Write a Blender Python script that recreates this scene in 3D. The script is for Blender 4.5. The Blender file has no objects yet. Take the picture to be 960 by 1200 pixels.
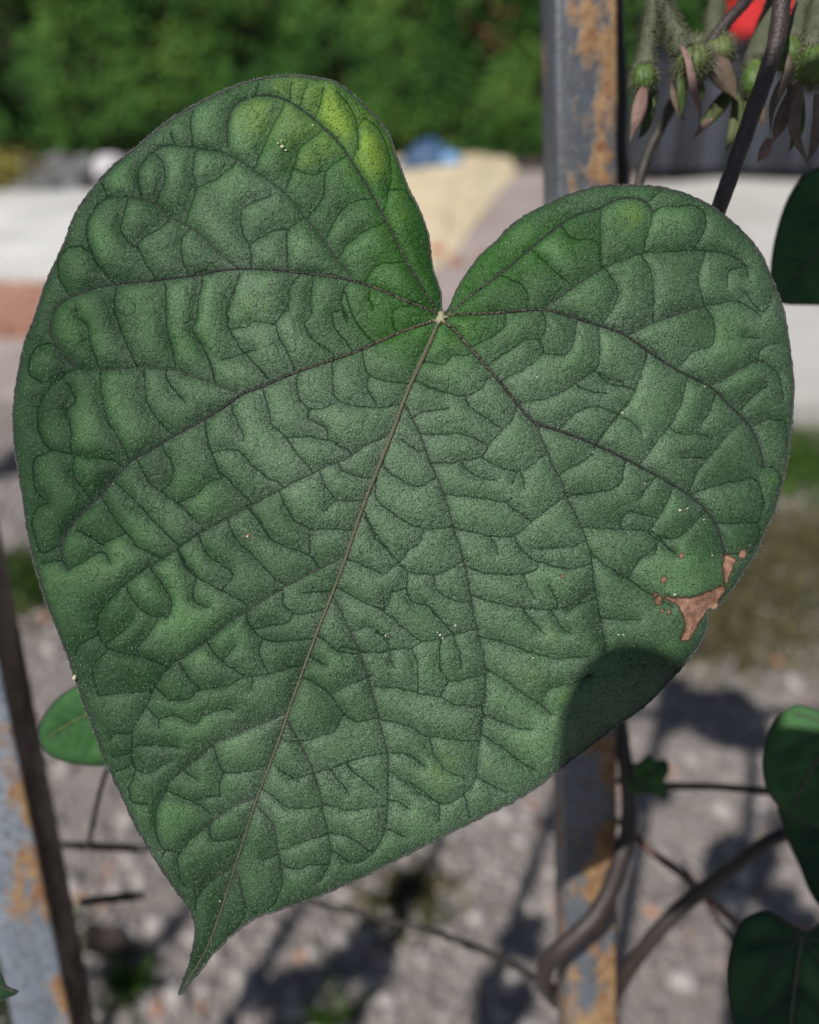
import bpy, bmesh, math, random
import numpy as np
from mathutils import Vector, Matrix, noise

random.seed(7)
rng = np.random.default_rng(7)
SC = bpy.context.scene
COL = SC.collection

# ------------------------------------------------------------------ camera
FPX = 984.0                     # focal length in photo pixels (960 x 1200)
CAM_H = 1.35
PITCH = math.radians(30)
cd = bpy.data.cameras.new('camera')
cam = bpy.data.objects.new('camera', cd)
COL.objects.link(cam)
cd.sensor_fit = 'VERTICAL'
cd.sensor_height = 24.0
cd.lens = 24.0 * FPX / 1200.0
cd.clip_start = 0.01
cd.clip_end = 2000
cam.location = (0, 0, CAM_H)
cam.rotation_euler = (math.radians(90) - PITCH, 0, 0)
cd.dof.use_dof = True
cd.dof.focus_distance = 0.1555
cd.dof.aperture_fstop = 5.8
SC.camera = cam
CAMM = Matrix.Translation((0, 0, CAM_H)) @ Matrix.Rotation(math.radians(90) - PITCH, 4, 'X')

# ------------------------------------------------------------------ light
SUN_EL, SUN_AZ = math.radians(50), math.radians(215)
SUN = Vector((math.sin(SUN_AZ) * math.cos(SUN_EL), math.cos(SUN_AZ) * math.cos(SUN_EL), math.sin(SUN_EL)))
w = bpy.data.worlds.new('World')
SC.world = w
w.use_nodes = True
nt = w.node_tree
sky = nt.nodes.new('ShaderNodeTexSky')
sky.sky_type = 'NISHITA'
sky.sun_disc = False
sky.sun_elevation = SUN_EL
sky.sun_rotation = SUN_AZ
nt.links.new(sky.outputs[0], nt.nodes['Background'].inputs[0])
nt.nodes['Background'].inputs[1].default_value = 0.05
ld = bpy.data.lights.new('sun', 'SUN')
ld.energy = 4.9
ld.angle = math.radians(0.53)
ld.color = (1.0, 0.95, 0.88)
sun = bpy.data.objects.new('sun', ld)
COL.objects.link(sun)
sun.rotation_euler = SUN.to_track_quat('Z', 'Y').to_euler()
SC.view_settings.view_transform = 'Standard'
SC.view_settings.look = 'None'
SC.view_settings.exposure = -0.07
SC.view_settings.gamma = 1
SC.cycles.max_bounces = 6

# ------------------------------------------------------------------ helpers
def P(px, py, d):
    """world point seen at photo pixel (px, py) at depth d along the view axis"""
    return CAMM @ Vector(((px - 480) / FPX * d, (600 - py) / FPX * d, -d))

def G(px, py, z=0.0):
    """world point on the ground seen at a photo pixel"""
    o = Vector((0, 0, CAM_H))
    r = P(px, py, 1.0) - o
    t = (z - CAM_H) / r.z
    return o + r * t

def link(o, parent=None):
    COL.objects.link(o)
    if parent is not None:
        o.parent = parent
    return o

def props(o, label=None, cat=None, group=None, kind=None):
    if label: o['label'] = label
    if cat: o['category'] = cat
    if group: o['group'] = group
    if kind: o['kind'] = kind
    return o

def empty(name, loc, label, cat, group=None, rot=None):
    o = bpy.data.objects.new(name, None)
    o.empty_display_size = 0.01
    if rot is not None:
        o.matrix_world = Matrix.Translation(loc) @ rot.to_4x4()
    else:
        o.location = loc
    link(o)
    return props(o, label, cat, group)

def mesh_np(name, V, F, mat, parent=None, smooth=True, attrs=None):
    """V (n,3), F (m,k) with constant k -> ONE mesh object"""
    V = np.asarray(V, dtype=np.float32); F = np.asarray(F, dtype=np.int32)
    me = bpy.data.meshes.new(name)
    me.vertices.add(len(V)); me.vertices.foreach_set('co', V.ravel())
    k = F.shape[1]
    me.loops.add(F.size); me.loops.foreach_set('vertex_index', F.ravel())
    me.polygons.add(len(F))
    me.polygons.foreach_set('loop_start', np.arange(0, F.size, k, dtype=np.int32))
    me.update(calc_edges=True)
    me.validate(clean_customdata=False)
    if smooth:
        me.polygons.foreach_set('use_smooth', np.ones(len(me.polygons), dtype=bool))
    if attrs:
        for an, arr in attrs.items():
            if len(arr) != len(me.vertices):
                continue
            a = me.attributes.new(an, 'FLOAT', 'POINT')
            a.data.foreach_set('value', np.asarray(arr, dtype=np.float32))
    if mat: me.materials.append(mat)
    o = bpy.data.objects.new(name, me)
    return link(o, parent)

def cat_meshes(parts):
    """join (V, F) pairs"""
    Vs, Fs, n = [], [], 0
    for V, F in parts:
        Vs.append(np.asarray(V, float)); Fs.append(np.asarray(F, int) + n); n += len(V)
    return np.concatenate(Vs), np.concatenate(Fs)

def smooth_poly(pts, step=3.0, closed=False, jit=0.0):
    """Catmull-Rom through the points, resampled"""
    p = np.asarray(pts, float)
    n = len(p)
    if closed:
        q = np.vstack([p[-1], p, p[0], p[1]])
        segs = n
    else:
        q = np.vstack([2 * p[0] - p[1], p, 2 * p[-1] - p[-2]])
        segs = n - 1
    out = []
    for i in range(segs):
        a, b, c, d = q[i], q[i + 1], q[i + 2], q[i + 3]
        m = max(1, int(np.linalg.norm(c - b) / step + 0.5))
        t = (np.arange(m) / m)[:, None]
        out.append(0.5 * ((2 * b) + (-a + c) * t + (2 * a - 5 * b + 4 * c - d) * t * t + (-a + 3 * b - 3 * c + d) * t ** 3))
    if not closed:
        out.append(q[-2][None, :])
    r = np.concatenate(out)
    if jit and len(r) > 3:
        j = rng.normal(0, jit, r.shape)
        j = (j + np.roll(j, 1, 0) + np.roll(j, -1, 0)) / 2
        j[0] = 0; j[-1] = 0
        r = r + j
    return r

def tube_vf(pts, rad, sides=8, caps=True, wob=0.0):
    """tapered tube through 3-D points"""
    pts = np.asarray([list(p) for p in pts], float)
    n = len(pts)
    rad = np.broadcast_to(np.asarray(rad, float), (n,))
    T = np.gradient(pts, axis=0)
    T /= np.linalg.norm(T, axis=1)[:, None] + 1e-12
    up = np.array([0.13, 0.31, 0.94]); up /= np.linalg.norm(up)
    if abs(np.dot(up, T[0])) > 0.9: up = np.array([0.94, 0.2, 0.1])
    N = up - T[0] * np.dot(up, T[0]); N /= np.linalg.norm(N)
    V = []
    for i in range(n):
        N = N - T[i] * np.dot(N, T[i]); N /= np.linalg.norm(N) + 1e-12
        B = np.cross(T[i], N)
        for s in range(sides):
            a = 2 * math.pi * s / sides
            r = rad[i] * (1 + (wob * math.sin(i * 1.7 + s * 2.1) if wob else 0))
            V.append(pts[i] + (N * math.cos(a) + B * math.sin(a)) * r)
    F = []
    for i in range(n - 1):
        for s in range(sides):
            a = i * sides + s; b = i * sides + (s + 1) % sides
            F.append((a, b, b + sides, a + sides))
    if caps:
        for base, rev in ((0, True), ((n - 1) * sides, False)):
            c = len(V); V.append(pts[0] if rev else pts[-1])
            for s in range(0, sides):
                a = base + s; b = base + (s + 1) % sides
                F.append((c, b, a, a) if rev else (c, a, b, b))
    return np.array(V), F

def quads(F):
    """split mixed/degenerate quads into triangles"""
    out = []
    for f in F:
        a, b, c, d = f
        out.append((a, b, c))
        if d != c: out.append((a, c, d))
    return np.array(out, int)

def tube(name, pts, rad, mat, parent=None, sides=10, wob=0.0):
    V, F = tube_vf(pts, rad, sides, True, wob)
    return mesh_np(name, V, quads(F), mat, parent)

def curve3(ctrl, n=24):
    """ctrl: (px, py, depth[, r_px]) -> smooth world points and radii"""
    c = np.array(ctrl, float)
    q = smooth_poly(c, step=1e9)
    # uniform sub-sampling by Catmull-Rom with fixed count per span
    m = max(2, n // max(1, len(c) - 1))
    qq = np.vstack([2 * c[0] - c[1], c, 2 * c[-1] - c[-2]])
    out = []
    for i in range(len(c) - 1):
        a, b, cc, d = qq[i:i + 4]
        for t in np.arange(m) / m:
            out.append(0.5 * ((2 * b) + (-a + cc) * t + (2 * a - 5 * b + 4 * cc - d) * t * t + (-a + 3 * b - 3 * cc + d) * t ** 3))
    out.append(c[-1])
    out = np.array(out)
    pts = [P(x, y, d) for x, y, d in out[:, :3]]
    rad = out[:, 3] * out[:, 2] / FPX
    return pts, rad

# ------------------------------------------------------------------ materials
def mat_new(name):
    m = bpy.data.materials.new(name); m.use_nodes = True
    return m, m.node_tree, m.node_tree.nodes['Principled BSDF']

class NB:
    def __init__(s, nt): s.nt = nt; s._g = None
    def n(s, t, **k):
        x = s.nt.nodes.new(t)
        for a, b in k.items(): setattr(x, a, b)
        return x
    def l(s, a, b): s.nt.links.new(a, b)
    def co(s):
        if s._g is None: s._g = s.n('ShaderNodeTexCoord')
        return s._g.outputs['Object']
    def noise(s, scale, detail=3, rough=0.5, dist=0.0, vec=None):
        x = s.n('ShaderNodeTexNoise')
        x.inputs['Scale'].default_value = scale; x.inputs['Detail'].default_value = detail
        x.inputs['Roughness'].default_value = rough; x.inputs['Distortion'].default_value = dist
        s.l(vec or s.co(), x.inputs['Vector']); return x.outputs['Fac']
    def voro(s, scale, feature='F1', out='Distance', vec=None):
        x = s.n('ShaderNodeTexVoronoi'); x.feature = feature
        x.inputs['Scale'].default_value = scale
        s.l(vec or s.co(), x.inputs['Vector']); return x.outputs[out]
    def attr(s, name):
        x = s.n('ShaderNodeAttribute'); x.attribute_name = name; return x.outputs['Fac']
    def rng(s, v, a, b, c=0.0, d=1.0, smooth=False):
        x = s.n('ShaderNodeMapRange'); x.clamp = True
        if smooth: x.interpolation_type = 'SMOOTHSTEP'
        s.l(v, x.inputs[0])
        for i, q in enumerate((a, b, c, d)): x.inputs[i + 1].default_value = q
        return x.outputs[0]
    def math(s, op, a, b=None):
        x = s.n('ShaderNodeMath'); x.operation = op
        for i, q in enumerate((a, b)):
            if q is None: continue
            if isinstance(q, (int, float)): x.inputs[i].default_value = q
            else: s.l(q, x.inputs[i])
        return x.outputs[0]
    def mix(s, f, a, b):
        x = s.n('ShaderNodeMix'); x.data_type = 'RGBA'
        for i, q in ((0, f), (6, a), (7, b)):
            if isinstance(q, (int, float)): x.inputs[i].default_value = q
            elif isinstance(q, tuple): x.inputs[i].default_value = (*q, 1)
            else: s.l(q, x.inputs[i])
        return x.outputs[2]
    def bump(s, h, dist, strength=1.0, nrm=None):
        x = s.n('ShaderNodeBump'); x.inputs['Strength'].default_value = strength
        x.inputs['Distance'].default_value = dist
        s.l(h, x.inputs['Height'])
        if nrm: s.l(nrm, x.inputs['Normal'])
        return x.outputs[0]

def mat_plain(name, c1, c2, scale, rough=0.7, bump=0.0, bscale=None, spec=0.4, detail=4):
    m, t, p = mat_new(name); b = NB(t)
    f = b.rng(b.noise(scale, detail, 0.6), 0.3, 0.7)
    b.l(b.mix(f, c1, c2), p.inputs['Base Color'])
    p.inputs['Roughness'].default_value = rough
    p.inputs['Specular IOR Level'].default_value = spec
    if bump:
        b.l(b.bump(b.noise(bscale or scale * 4, 4, 0.6), bump), p.inputs['Normal'])
    return m

def leaf_material(name, deep=(0.008, 0.033, 0.010), mid=(0.014, 0.052, 0.016), yellow=(0.21, 0.34, 0.035),
                  veil=(0.145, 0.225, 0.150), fine=True):
    m, t, p = mat_new(name); b = NB(t)
    dv, d1 = b.attr('dv'), b.attr('d1')
    yel, brn, vl = b.attr('yel'), b.attr('brn'), b.attr('veil')
    patch = b.rng(b.noise(90, 3, 0.55), 0.35, 0.65)
    c = b.mix(patch, deep, mid)
    if fine: c = b.mix(b.math('MULTIPLY', b.attr('sat'), 0.8), c, (0.022, 0.105, 0.006))
    cell = b.math('MULTIPLY', b.rng(b.attr('pil'), 0.15, 1.0), b.math('MAXIMUM', b.rng(b.noise(55, 2), 0.42, 0.62), b.math('MULTIPLY', vl, .75)))
    c = b.mix(b.math('MULTIPLY', cell, 0.8), c, (0.088, 0.205, 0.072))
    c = b.mix(b.math('MULTIPLY', yel, b.rng(b.noise(260, 3, 0.6), 0.2, 0.6, 0.6, 1.0)), c, b.mix(b.rng(yel, .25, .8), (0.060, 0.19, 0.038), yellow))
    if fine:
        # pale film of short hairs, with the blade's sheen painted in through veil
        film = b.math('MULTIPLY', vl, b.rng(b.noise(4000, 2, 0.7), 0.42, 0.58))
        c = b.mix(b.math('MULTIPLY', film, 0.8), c, veil)
        dots = b.rng(b.voro(2300), 0.18, 0.34, 1.0, 0.0)
        keep = b.rng(b.noise(1100, 2), 0.44, 0.54)
        c = b.mix(b.math('MULTIPLY', b.math('MULTIPLY', dots, keep), 0.42), c, (0.24, 0.34, 0.24))
        pits = b.rng(b.noise(3500, 2, 0.6), 0.38, 0.46, 1.0, 0.0)
        c = b.mix(b.math('MULTIPLY', pits, 0.85), c, (0.006, 0.018, 0.009))
        # finest net of veinlets
        wv = b.n('ShaderNodeVectorMath'); wv.operation = 'ADD'
        nz = b.n('ShaderNodeTexNoise'); nz.inputs['Scale'].default_value = 700
        b.l(b.co(), nz.inputs['Vector'])
        sc = b.n('ShaderNodeVectorMath'); sc.operation = 'SCALE'; sc.inputs['Scale'].default_value = 0.0012
        b.l(nz.outputs['Color'], sc.inputs[0]); b.l(b.co(), wv.inputs[0]); b.l(sc.outputs[0], wv.inputs[1])
        net = b.rng(b.voro(430, 'DISTANCE_TO_EDGE', vec=wv.outputs[0]), 0.0, 0.09, 1.0, 0.0)
        net = b.math('MULTIPLY', net, b.rng(b.noise(160, 2), 0.45, 0.6))
        c = b.mix(b.math('MULTIPLY', net, 0.25), c, (0.008, 0.022, 0.012))
    if fine:      # deeper green mixed in towards the left margin
        c = b.mix(b.math('MULTIPLY', b.attr('left_deep'), .5), c, (0.010, 0.036, 0.013))
    # dark sunken vein lines
    line = b.rng(dv, 0.2, 1.4, 1.0, 0.0)
    c = b.mix(b.math('MULTIPLY', line, 0.75), c, (0.008, 0.014, 0.010))
    flank = b.rng(d1, 1.5, 3.6, 1.0, 0.0)
    c = b.mix(b.math('MULTIPLY', flank, 0.4), c, (0.030, 0.040, 0.034))
    edge = b.rng(b.attr('edge'), 0.0, 4.0, 1.0, 0.0)
    c = b.mix(b.math('MULTIPLY', edge, 0.6), c, (0.025, 0.030, 0.028))
    bn = b.mix(b.rng(b.noise(500, 4, 0.7), 0.35, 0.65), (0.17, 0.085, 0.055), (0.40, 0.23, 0.155))
    rim = b.math('MULTIPLY', b.rng(brn, 0.15, 0.45), b.rng(brn, 0.6, 0.45))
    if fine:
        brn = b.math('ADD', brn, b.math('MULTIPLY', b.math('SUBTRACT', b.noise(750, 3, .7), .5), b.math('MULTIPLY', b.math('MINIMUM', brn, .35), 1.5)))
    c = b.mix(b.math('MULTIPLY', b.rng(brn, 0.02, 0.40), .55), c, (0.05, 0.055, 0.020))
    c = b.mix(b.rng(brn, 0.40, 0.52), c, bn)
    c = b.mix(b.math('MULTIPLY', b.math('MULTIPLY', b.rng(brn, 0.30, 0.42), b.rng(brn, 0.62, 0.46)), 0.85), c, (0.045, 0.022, 0.014))
    b.l(c, p.inputs['Base Color'])
    p.inputs['Roughness'].default_value = 0.50 if fine else 0.75
    p.inputs['Specular IOR Level'].default_value = 0.25
    if fine:
        sp = b.math('MULTIPLY', b.rng(vl, 0, 1, .20, .46), b.rng(dv, .5, 2.6, .05, 1.0))
        b.l(sp, p.inputs['Specular IOR Level'])
    p.inputs['Sheen Weight'].default_value = 0.04
    p.inputs['Sheen Roughness'].default_value = 0.4
    if fine:
        h = b.math('ADD', b.noise(2200, 3, 0.8), b.math('MULTIPLY', b.noise(4200, 2, 0.6), 0.7))
        h = b.math('SUBTRACT', h, b.math('MULTIPLY', net, 0.5))
        b.l(b.bump(h, 0.00017, 1.0), p.inputs['Normal'])
    return m
# ------------------------------------------------------------------ traced leaf (photo pixels; 1 px = 0.158 mm on the leaf)
def parse(s):
    out = []
    for ln in s.strip().splitlines():
        ln = ln.strip()
        if not ln: continue
        v = [float(x) for x in ln.replace(',', ' ').split()]
        out.append([(v[i], v[i + 1]) for i in range(0, len(v) - 1, 2)])
    return out

OUTLINE = parse("""
518,364 516,340 507,313 502,277 493,250 480,223 468,193 455,157 433,130 410,108 393,96 367,91 345,89 320,90 298,94 272,102 245,115 220,128 200,140 180,155 160,173 140,188 122,205 108,222 95,240 84,260 76,285 66,305 55,330 47,352 38,380 28,405 22,435 17,465 16,495 17,520 22,555 28,590 32,620 38,650 46,680 56,710 68,740 78,765 88,795 98,825 110,855 120,885 133,912 146,940 160,970 175,995 190,1020 205,1042 218,1060 226,1075 229,1092 226,1112 220,1135 213,1153 210,1165 218,1158 236,1136 255,1112 275,1093 300,1076 330,1065 360,1055 390,1043 420,1030 450,1015 480,1000 510,985 540,970 570,955 600,940 625,925 645,910 670,890 695,872 720,852 745,835 765,818 785,797 805,775 820,755 828,737 829,722 828,716 833,713 838,716 842,711 850,700 862,685 875,665 888,645 898,620 908,597 916,570 922,545 926,515 929,485 930,455 928,425 923,392 917,360 908,335 895,305 880,282 867,268 848,252 830,240 808,229 785,222 760,218 735,217 710,218 690,221 663,229 630,245 603,261 580,284 563,300 550,317 537,337 526,361
""")[0]

MIDRIB = parse("517,373 514,377 507,395 500,410 479,456 467,488 456,517 441,555 427,590 411,637 405,655 390,695 373,738 356,784 341,826 329,862 314,902 298,945 284,989 271,1030 255,1080 239,1118 221,1147 212,1163")[0]
# (start radius px, end radius px, points)
PRIM = [(1.5, .5, p) for p in parse("""
516,371 500,345 493,333 473,300 453,260 433,223 413,190 397,167 377,148 360,133 337,118 313,112 290,115 273,127 267,147 267,173
""")] + [(2.6, .7, p) for p in parse("""
515,372 507,365 477,353 447,340 410,328 370,322 327,317 290,315 260,317 233,322 187,328 137,333 110,338 83,348 67,360 60,376 60,392 70,411 89,432
""")] + [(3.2, .7, p) for p in parse("""
515,374 508,376 473,388 441,402 412,414 386,423 345,437 310,452 284,462 263,477 240,491 200,513 176,528 154,540 135,560 117,581 95,603 79,622 72,639 73,655 81,668
""")] + [(1.7, .5, p) for p in parse("""
519,371 527,367 554,345 587,321 622,291 652,267 676,252 703,244 722,234 743,232 757,237 766,249
""")] + [(2.8, .7, p) for p in parse("""
519,372 527,369 581,367 635,363 668,371 703,382 730,391 760,412 789,431 812,443 836,456 854,474 873,493 884,509 891,528 895,545
""")] + [(3.4, .7, p) for p in parse("""
519,374 524,379 540,395 559,417 583,444 607,474 626,495 643,501 670,510 697,521 727,535 754,549 781,564 808,580 825,596 838,612 846,634 850,653
""")]
SEC = parse("""
413,326 397,307 380,283 357,253 330,223 303,203 280,188 260,178 240,175 217,172 197,170 180,178 165,193 162,213 167,233
278,314 253,293 227,268 200,255 183,240 163,232 143,232 127,232 113,242 103,260 103,283 113,307 135,333
284,462 263,454 240,445 217,439 206,433 168,431 146,431 119,433 89,433 70,444 54,460 45,479 45,498 51,517 60,528
463,500 450,512 427,523 403,538 371,552 336,570 295,592 266,608 233,625 211,641 190,655 168,668 144,687 133,698 119,714 114,731 116,744 127,760
406,648 390,658 363,672 335,687 314,700 289,716 265,733 241,752 222,765 198,782 181,804 178,813 170,831 156,853 155,872 154,888 159,901
337,835 320,842 295,852 276,861 257,868 235,886 216,902 200,915 192,932 184,945 182,970 188,991 194,997
300,935 274,944 255,958 239,971 222,985 209,1004 210,1026 217,1039
282,1000 266,1018 241,1039 230,1055 229,1069
638,361 671,337 706,315 730,305 755,296 781,295 808,293 835,295 857,300 873,311 877,325
737,392 768,377 795,368 822,360 841,356 862,353 879,360 892,371
835,451 862,435 887,423 903,430 914,444 918,468
629,498 643,533 656,560 664,582 675,604 682,619 692,649 697,688 703,722 710,763
476,476 491,506 504,540 520,578 532,619 543,656 551,694 559,737 567,767 569,797 568,825 565,848 560,884 557,913 542,932 521,942 502,932 480,916
391,700 406,730 422,765 433,800 440,825 447,853 454,883 455,907 454,943 452,970 441,994 422,1010 406,1008 390,997
338,848 355,877 368,907 376,934 379,956 387,989 386,1010 376,1032
302,946 320,967 326,997 331,1023 328,1045 317,1063 301,1070 287,1063
279,1026 286,1061 283,1080 268,1096
""")
TERT = parse("""
380,103 375,123 368,140
413,187 419,167 417,140 407,120 395,107
420,175 420,150 430,140 447,157 457,187 458,213 450,247
458,222 473,223 483,237
300,193 310,170 322,143 332,125
335,222 345,193 353,173 375,155
362,255 377,233 383,200 403,185
345,198 367,205 383,200
383,277 397,250 410,238 433,232
397,302 410,283 430,270 452,260
430,327 440,313 460,307 477,308
295,308 293,290 283,267 283,247 297,237 320,228
337,312 337,273 357,255
293,287 317,272 337,268
267,380 267,360 280,323
323,377 337,357 340,337 350,323
407,377 400,357 403,340 410,330
437,363 432,350 433,340
463,386 460,377 463,363 480,357
352,123 360,97
340,118 342,97
300,112 303,97
230,220 247,213 267,200 277,190
230,220 227,200 228,183 233,175
230,220 222,247 218,262
183,240 193,210 190,190 182,180
227,171 223,143 227,130
205,170 200,155
183,327 163,293 167,280 183,270 200,257
163,293 143,273 145,253 150,233
220,320 213,300 213,280 223,268
83,347 72,330 68,307 77,293 93,288 103,293
125,232 120,215
137,333 135,350 135,365 141,384 152,409 162,430
89,360 92,371 102,382 106,403 116,430
192,328 195,353 195,380 202,409 207,433
238,322 233,350 230,376 226,387 238,406 248,430 250,443
282,320 270,357 266,369 269,386 284,410 313,442 318,448
330,369 323,380 327,395 339,415 345,432
330,369 339,363 337,357
269,386 290,383 298,377 322,380
357,379 365,395 386,412 393,420
357,379 365,369 364,350 367,325
389,367 392,383 409,404 414,412
389,367 400,363 407,370
421,383 435,398 441,403
406,345 412,366 421,383
462,375 463,386 468,390
240,412 249,433 252,450
260,421 301,410
118,436 119,463 125,490 138,512 152,538
169,434 171,463 181,487 203,509
195,439 200,452 217,471
79,449 87,463 87,471 77,485 83,504 84,531
60,528 84,531 108,537 130,539 145,548
60,528 43,536 39,555 43,574 54,588
87,533 85,552 95,569 106,585
57,588 43,596 38,612 41,630 50,648 70,640
68,409 57,401 41,409 34,425 35,439 49,449
272,475 275,488 284,506 285,517
308,453 313,477 319,497 336,514 351,535 365,551
349,438 348,453 352,468 361,479 361,488
390,424 390,450 396,468 415,475 444,477 467,474 473,470
361,479 380,478 396,469
425,409 427,427 434,440 453,446 479,449
434,440 431,453 441,474
361,490 380,500 384,512
336,513 362,512 386,517 409,529
240,491 243,514 255,547 269,564 295,590
255,529 278,528 298,547 316,561 333,570
190,521 203,550 200,563 192,574
241,492 244,517 252,541 260,560
161,538 173,563 192,577 209,590 233,614
209,590 233,577 244,566 260,560
133,563 160,588 173,604 195,625 211,640
119,582 135,609 149,625 163,641 187,653
92,622 106,630 122,639
81,666 98,658 108,651 122,648 130,660
122,636 141,628
49,660 70,658
149,690 160,709 176,720 187,724
176,665 187,682 198,698 200,712 196,724
196,724 187,722 177,739 168,750 160,762
126,759 146,766 168,770 195,781
127,752 144,739 157,722
126,762 111,779 110,796 114,809
116,815 146,812 176,809
89,769 93,755 114,744
209,643 217,660 230,676 225,693 230,706 244,712
208,646 219,665 232,677
233,626 243,649 260,662 273,674 260,691
231,676 254,689 287,707
266,608 276,630 295,649 314,670 333,685
293,595 306,616 316,631
335,641 363,651 371,662
374,552 386,576 397,586 427,587
397,541 403,552 421,558 437,561
327,576 342,605 362,618 386,620 417,621
380,599 395,585
290,594 310,617 316,631 335,641
363,620 363,649
331,692 333,708 346,719 363,718 380,714
357,695 371,693 389,693
289,717 293,733 308,748 330,752 352,750 370,747
299,738 314,733 335,730 345,719
306,752 304,765 314,787
243,751 257,771 270,781 287,792 314,790 335,784 360,778
262,773 276,757
295,792 295,808
287,792 268,803 235,808 222,819 200,820 186,808
208,775 222,795 235,808
175,831 186,840 208,840 230,848 240,837 265,830 273,834
188,840 186,853
156,875 181,873 211,876
159,902 175,905 192,896 203,891
158,907 151,926 156,940 173,943
129,867 135,860 154,859
132,886 151,883
135,905 156,896
250,874 257,896 265,905 300,902 314,898
262,905 257,921 259,934
194,926 213,934 230,942 246,953
227,940 240,934 259,934
219,905 232,915
245,966 247,980 255,985 282,980 288,974
190,1004 195,997 209,998
455,522 450,547 473,564 494,570 508,561
470,515 491,529
441,560 441,582 456,599 482,615 502,620 530,617
440,631 459,650 478,669 508,673 527,667 545,655
427,600 440,631
497,622 491,637 478,645 471,656
508,673 513,691 529,702 551,706
478,671 477,688 483,705 502,710 519,729 529,740
395,689 420,702 449,716 475,737 494,751 516,748 532,744 561,736
400,758 440,765 467,760 483,759 497,751
458,694 456,707 451,715
458,694 475,690
440,740 453,751 456,767 463,783
483,760 489,778 491,807
516,753 516,780 527,797 548,795 568,790
533,751 540,767 540,784
433,804 467,806 494,813 516,817 535,826 567,828
516,816 527,798
447,842 480,852 502,863 529,866 562,869
504,866 510,886 523,903 545,912
480,884 496,896
413,657 433,665 449,672 460,665
427,605 444,630 459,651
449,716 456,700
410,740 433,735 447,744 455,750
376,746 392,760 406,765 425,765 460,761
367,771 384,780
358,794 373,803 387,814 398,830 417,845 444,840
387,813 406,803 436,792
455,882 474,883 490,894 498,899
455,903 477,918 496,932 517,942
454,937 469,940 481,949
452,971 477,982
335,868 352,868 376,863 393,856 399,840
368,906 393,899 412,891 431,886 454,882
341,913 368,906
325,900 341,911
406,896 425,913 444,928
390,905 403,921 409,932
308,924 333,944 355,947 379,944
378,942 406,949 428,947 454,945
328,997 349,989 368,982 384,978
393,976 414,983 433,997 441,994
332,1016 352,1018 363,1014 384,1014
309,1008 327,1001
504,543 534,541 564,535 572,523 588,504 599,493 606,476
489,447 507,455 534,463 548,463 561,457 573,443
546,464 550,476 569,490 588,502
485,488 504,481 526,479
494,508 518,509 542,508 569,520
565,536 586,547 609,552 624,544 640,531
607,552 601,566
611,555 615,573
521,580 553,582 588,588 602,596 621,609
660,582 643,596 621,612 603,628 584,629 562,625 533,619
493,424 502,424 521,426 531,417 544,416 556,414
542,544 559,558 583,563
603,629 613,645 632,659 651,664 670,666 694,661
546,664 567,671 586,673 608,673 627,669 631,660
552,698 575,705 603,711 624,713 654,713 698,701
562,746 592,753 613,761 635,768 657,771 690,769
575,629 582,640 584,650
630,644 651,642 670,640 688,634
613,714 624,728 638,743
646,714 657,734 670,743
643,686 651,702 654,713
616,680 627,702
568,784 592,797 613,813 632,824 646,837
632,824 643,808 657,802 670,802 695,790
568,838 588,846 607,852 624,855
565,861 588,875 610,892 629,904
559,910 575,920 594,928
545,932 550,959
515,943 515,962
664,579 694,578 713,573 727,566 732,540
660,553 683,541 694,533 697,522
680,617 714,619 740,621 761,622 773,631 792,650
761,622 776,599 789,569
760,624 776,638 795,651
771,634 766,649 752,653 744,665 736,679
773,631 795,629 816,610 828,600
727,618 731,604 741,600 768,606
749,585 760,569 768,559
665,582 700,577 722,569 730,555 733,540
692,647 714,665 739,681 755,692 768,700 790,712
703,723 728,726 752,726
697,690 680,705 665,716
838,614 862,613 887,614 888,631 879,648
847,647 866,650
810,579 835,570 862,564 881,560 890,569 894,588 892,607
808,577 819,550 841,523 852,509 868,494
784,501 798,508 819,509 835,515
749,545 768,520 781,504 795,480 806,442
700,519 716,496 727,482 738,469 751,439 758,412
656,501 672,486 697,476 716,482 740,494 752,508
697,520 713,501 724,487 735,471
613,471 643,466 670,452 697,433 703,417 702,384
697,434 712,443 730,448
678,452 697,460 712,460
586,446 615,432 636,414 634,401 640,384 637,365
636,414 664,414 674,390 676,376
572,428 597,411 615,399 634,398
552,407 580,393 591,383 592,369
865,484 884,463 900,452
822,496 833,480 838,462
800,536 825,536
879,500 900,492 917,494 923,507 922,523
892,547 906,549 915,558 917,569
700,436 716,450 741,455
625,294 641,309 657,324 674,336
587,323 608,332 619,345 617,362
660,267 673,280 700,283 704,315
704,245 703,280 706,313
706,380 722,353 723,337 711,316
750,298 765,325 765,373
826,297 819,330 825,357
873,311 854,319 852,335
754,293 762,262 766,249 776,242 789,242 808,241 822,246 827,257 825,273 814,291
757,237 776,223
827,362 835,373 838,390 833,406 814,411 800,425 792,431
887,425 895,406 917,400
873,343 890,364 900,360 903,346
760,412 758,417 751,438 743,457
871,395 890,396
""")
NECRO = [parse("779,699 795,701 812,700 828,695 847,686 849,692 841,703 840,712 828,716 822,725 814,738 806,750 799,749 804,735 801,722 795,710 787,704")[0],
         parse("850,651 858,653 862,658 856,670 851,684 848,668 848,657")[0]]
NDOTS = [(871, 649, 5), (799, 651, 3), (778, 679, 3.6), (772, 704, 4.5), (768, 697, 2.5), (776, 716, 2), (784, 717, 2), (660, 675, 1.8), (290, 628, 2)]
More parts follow.
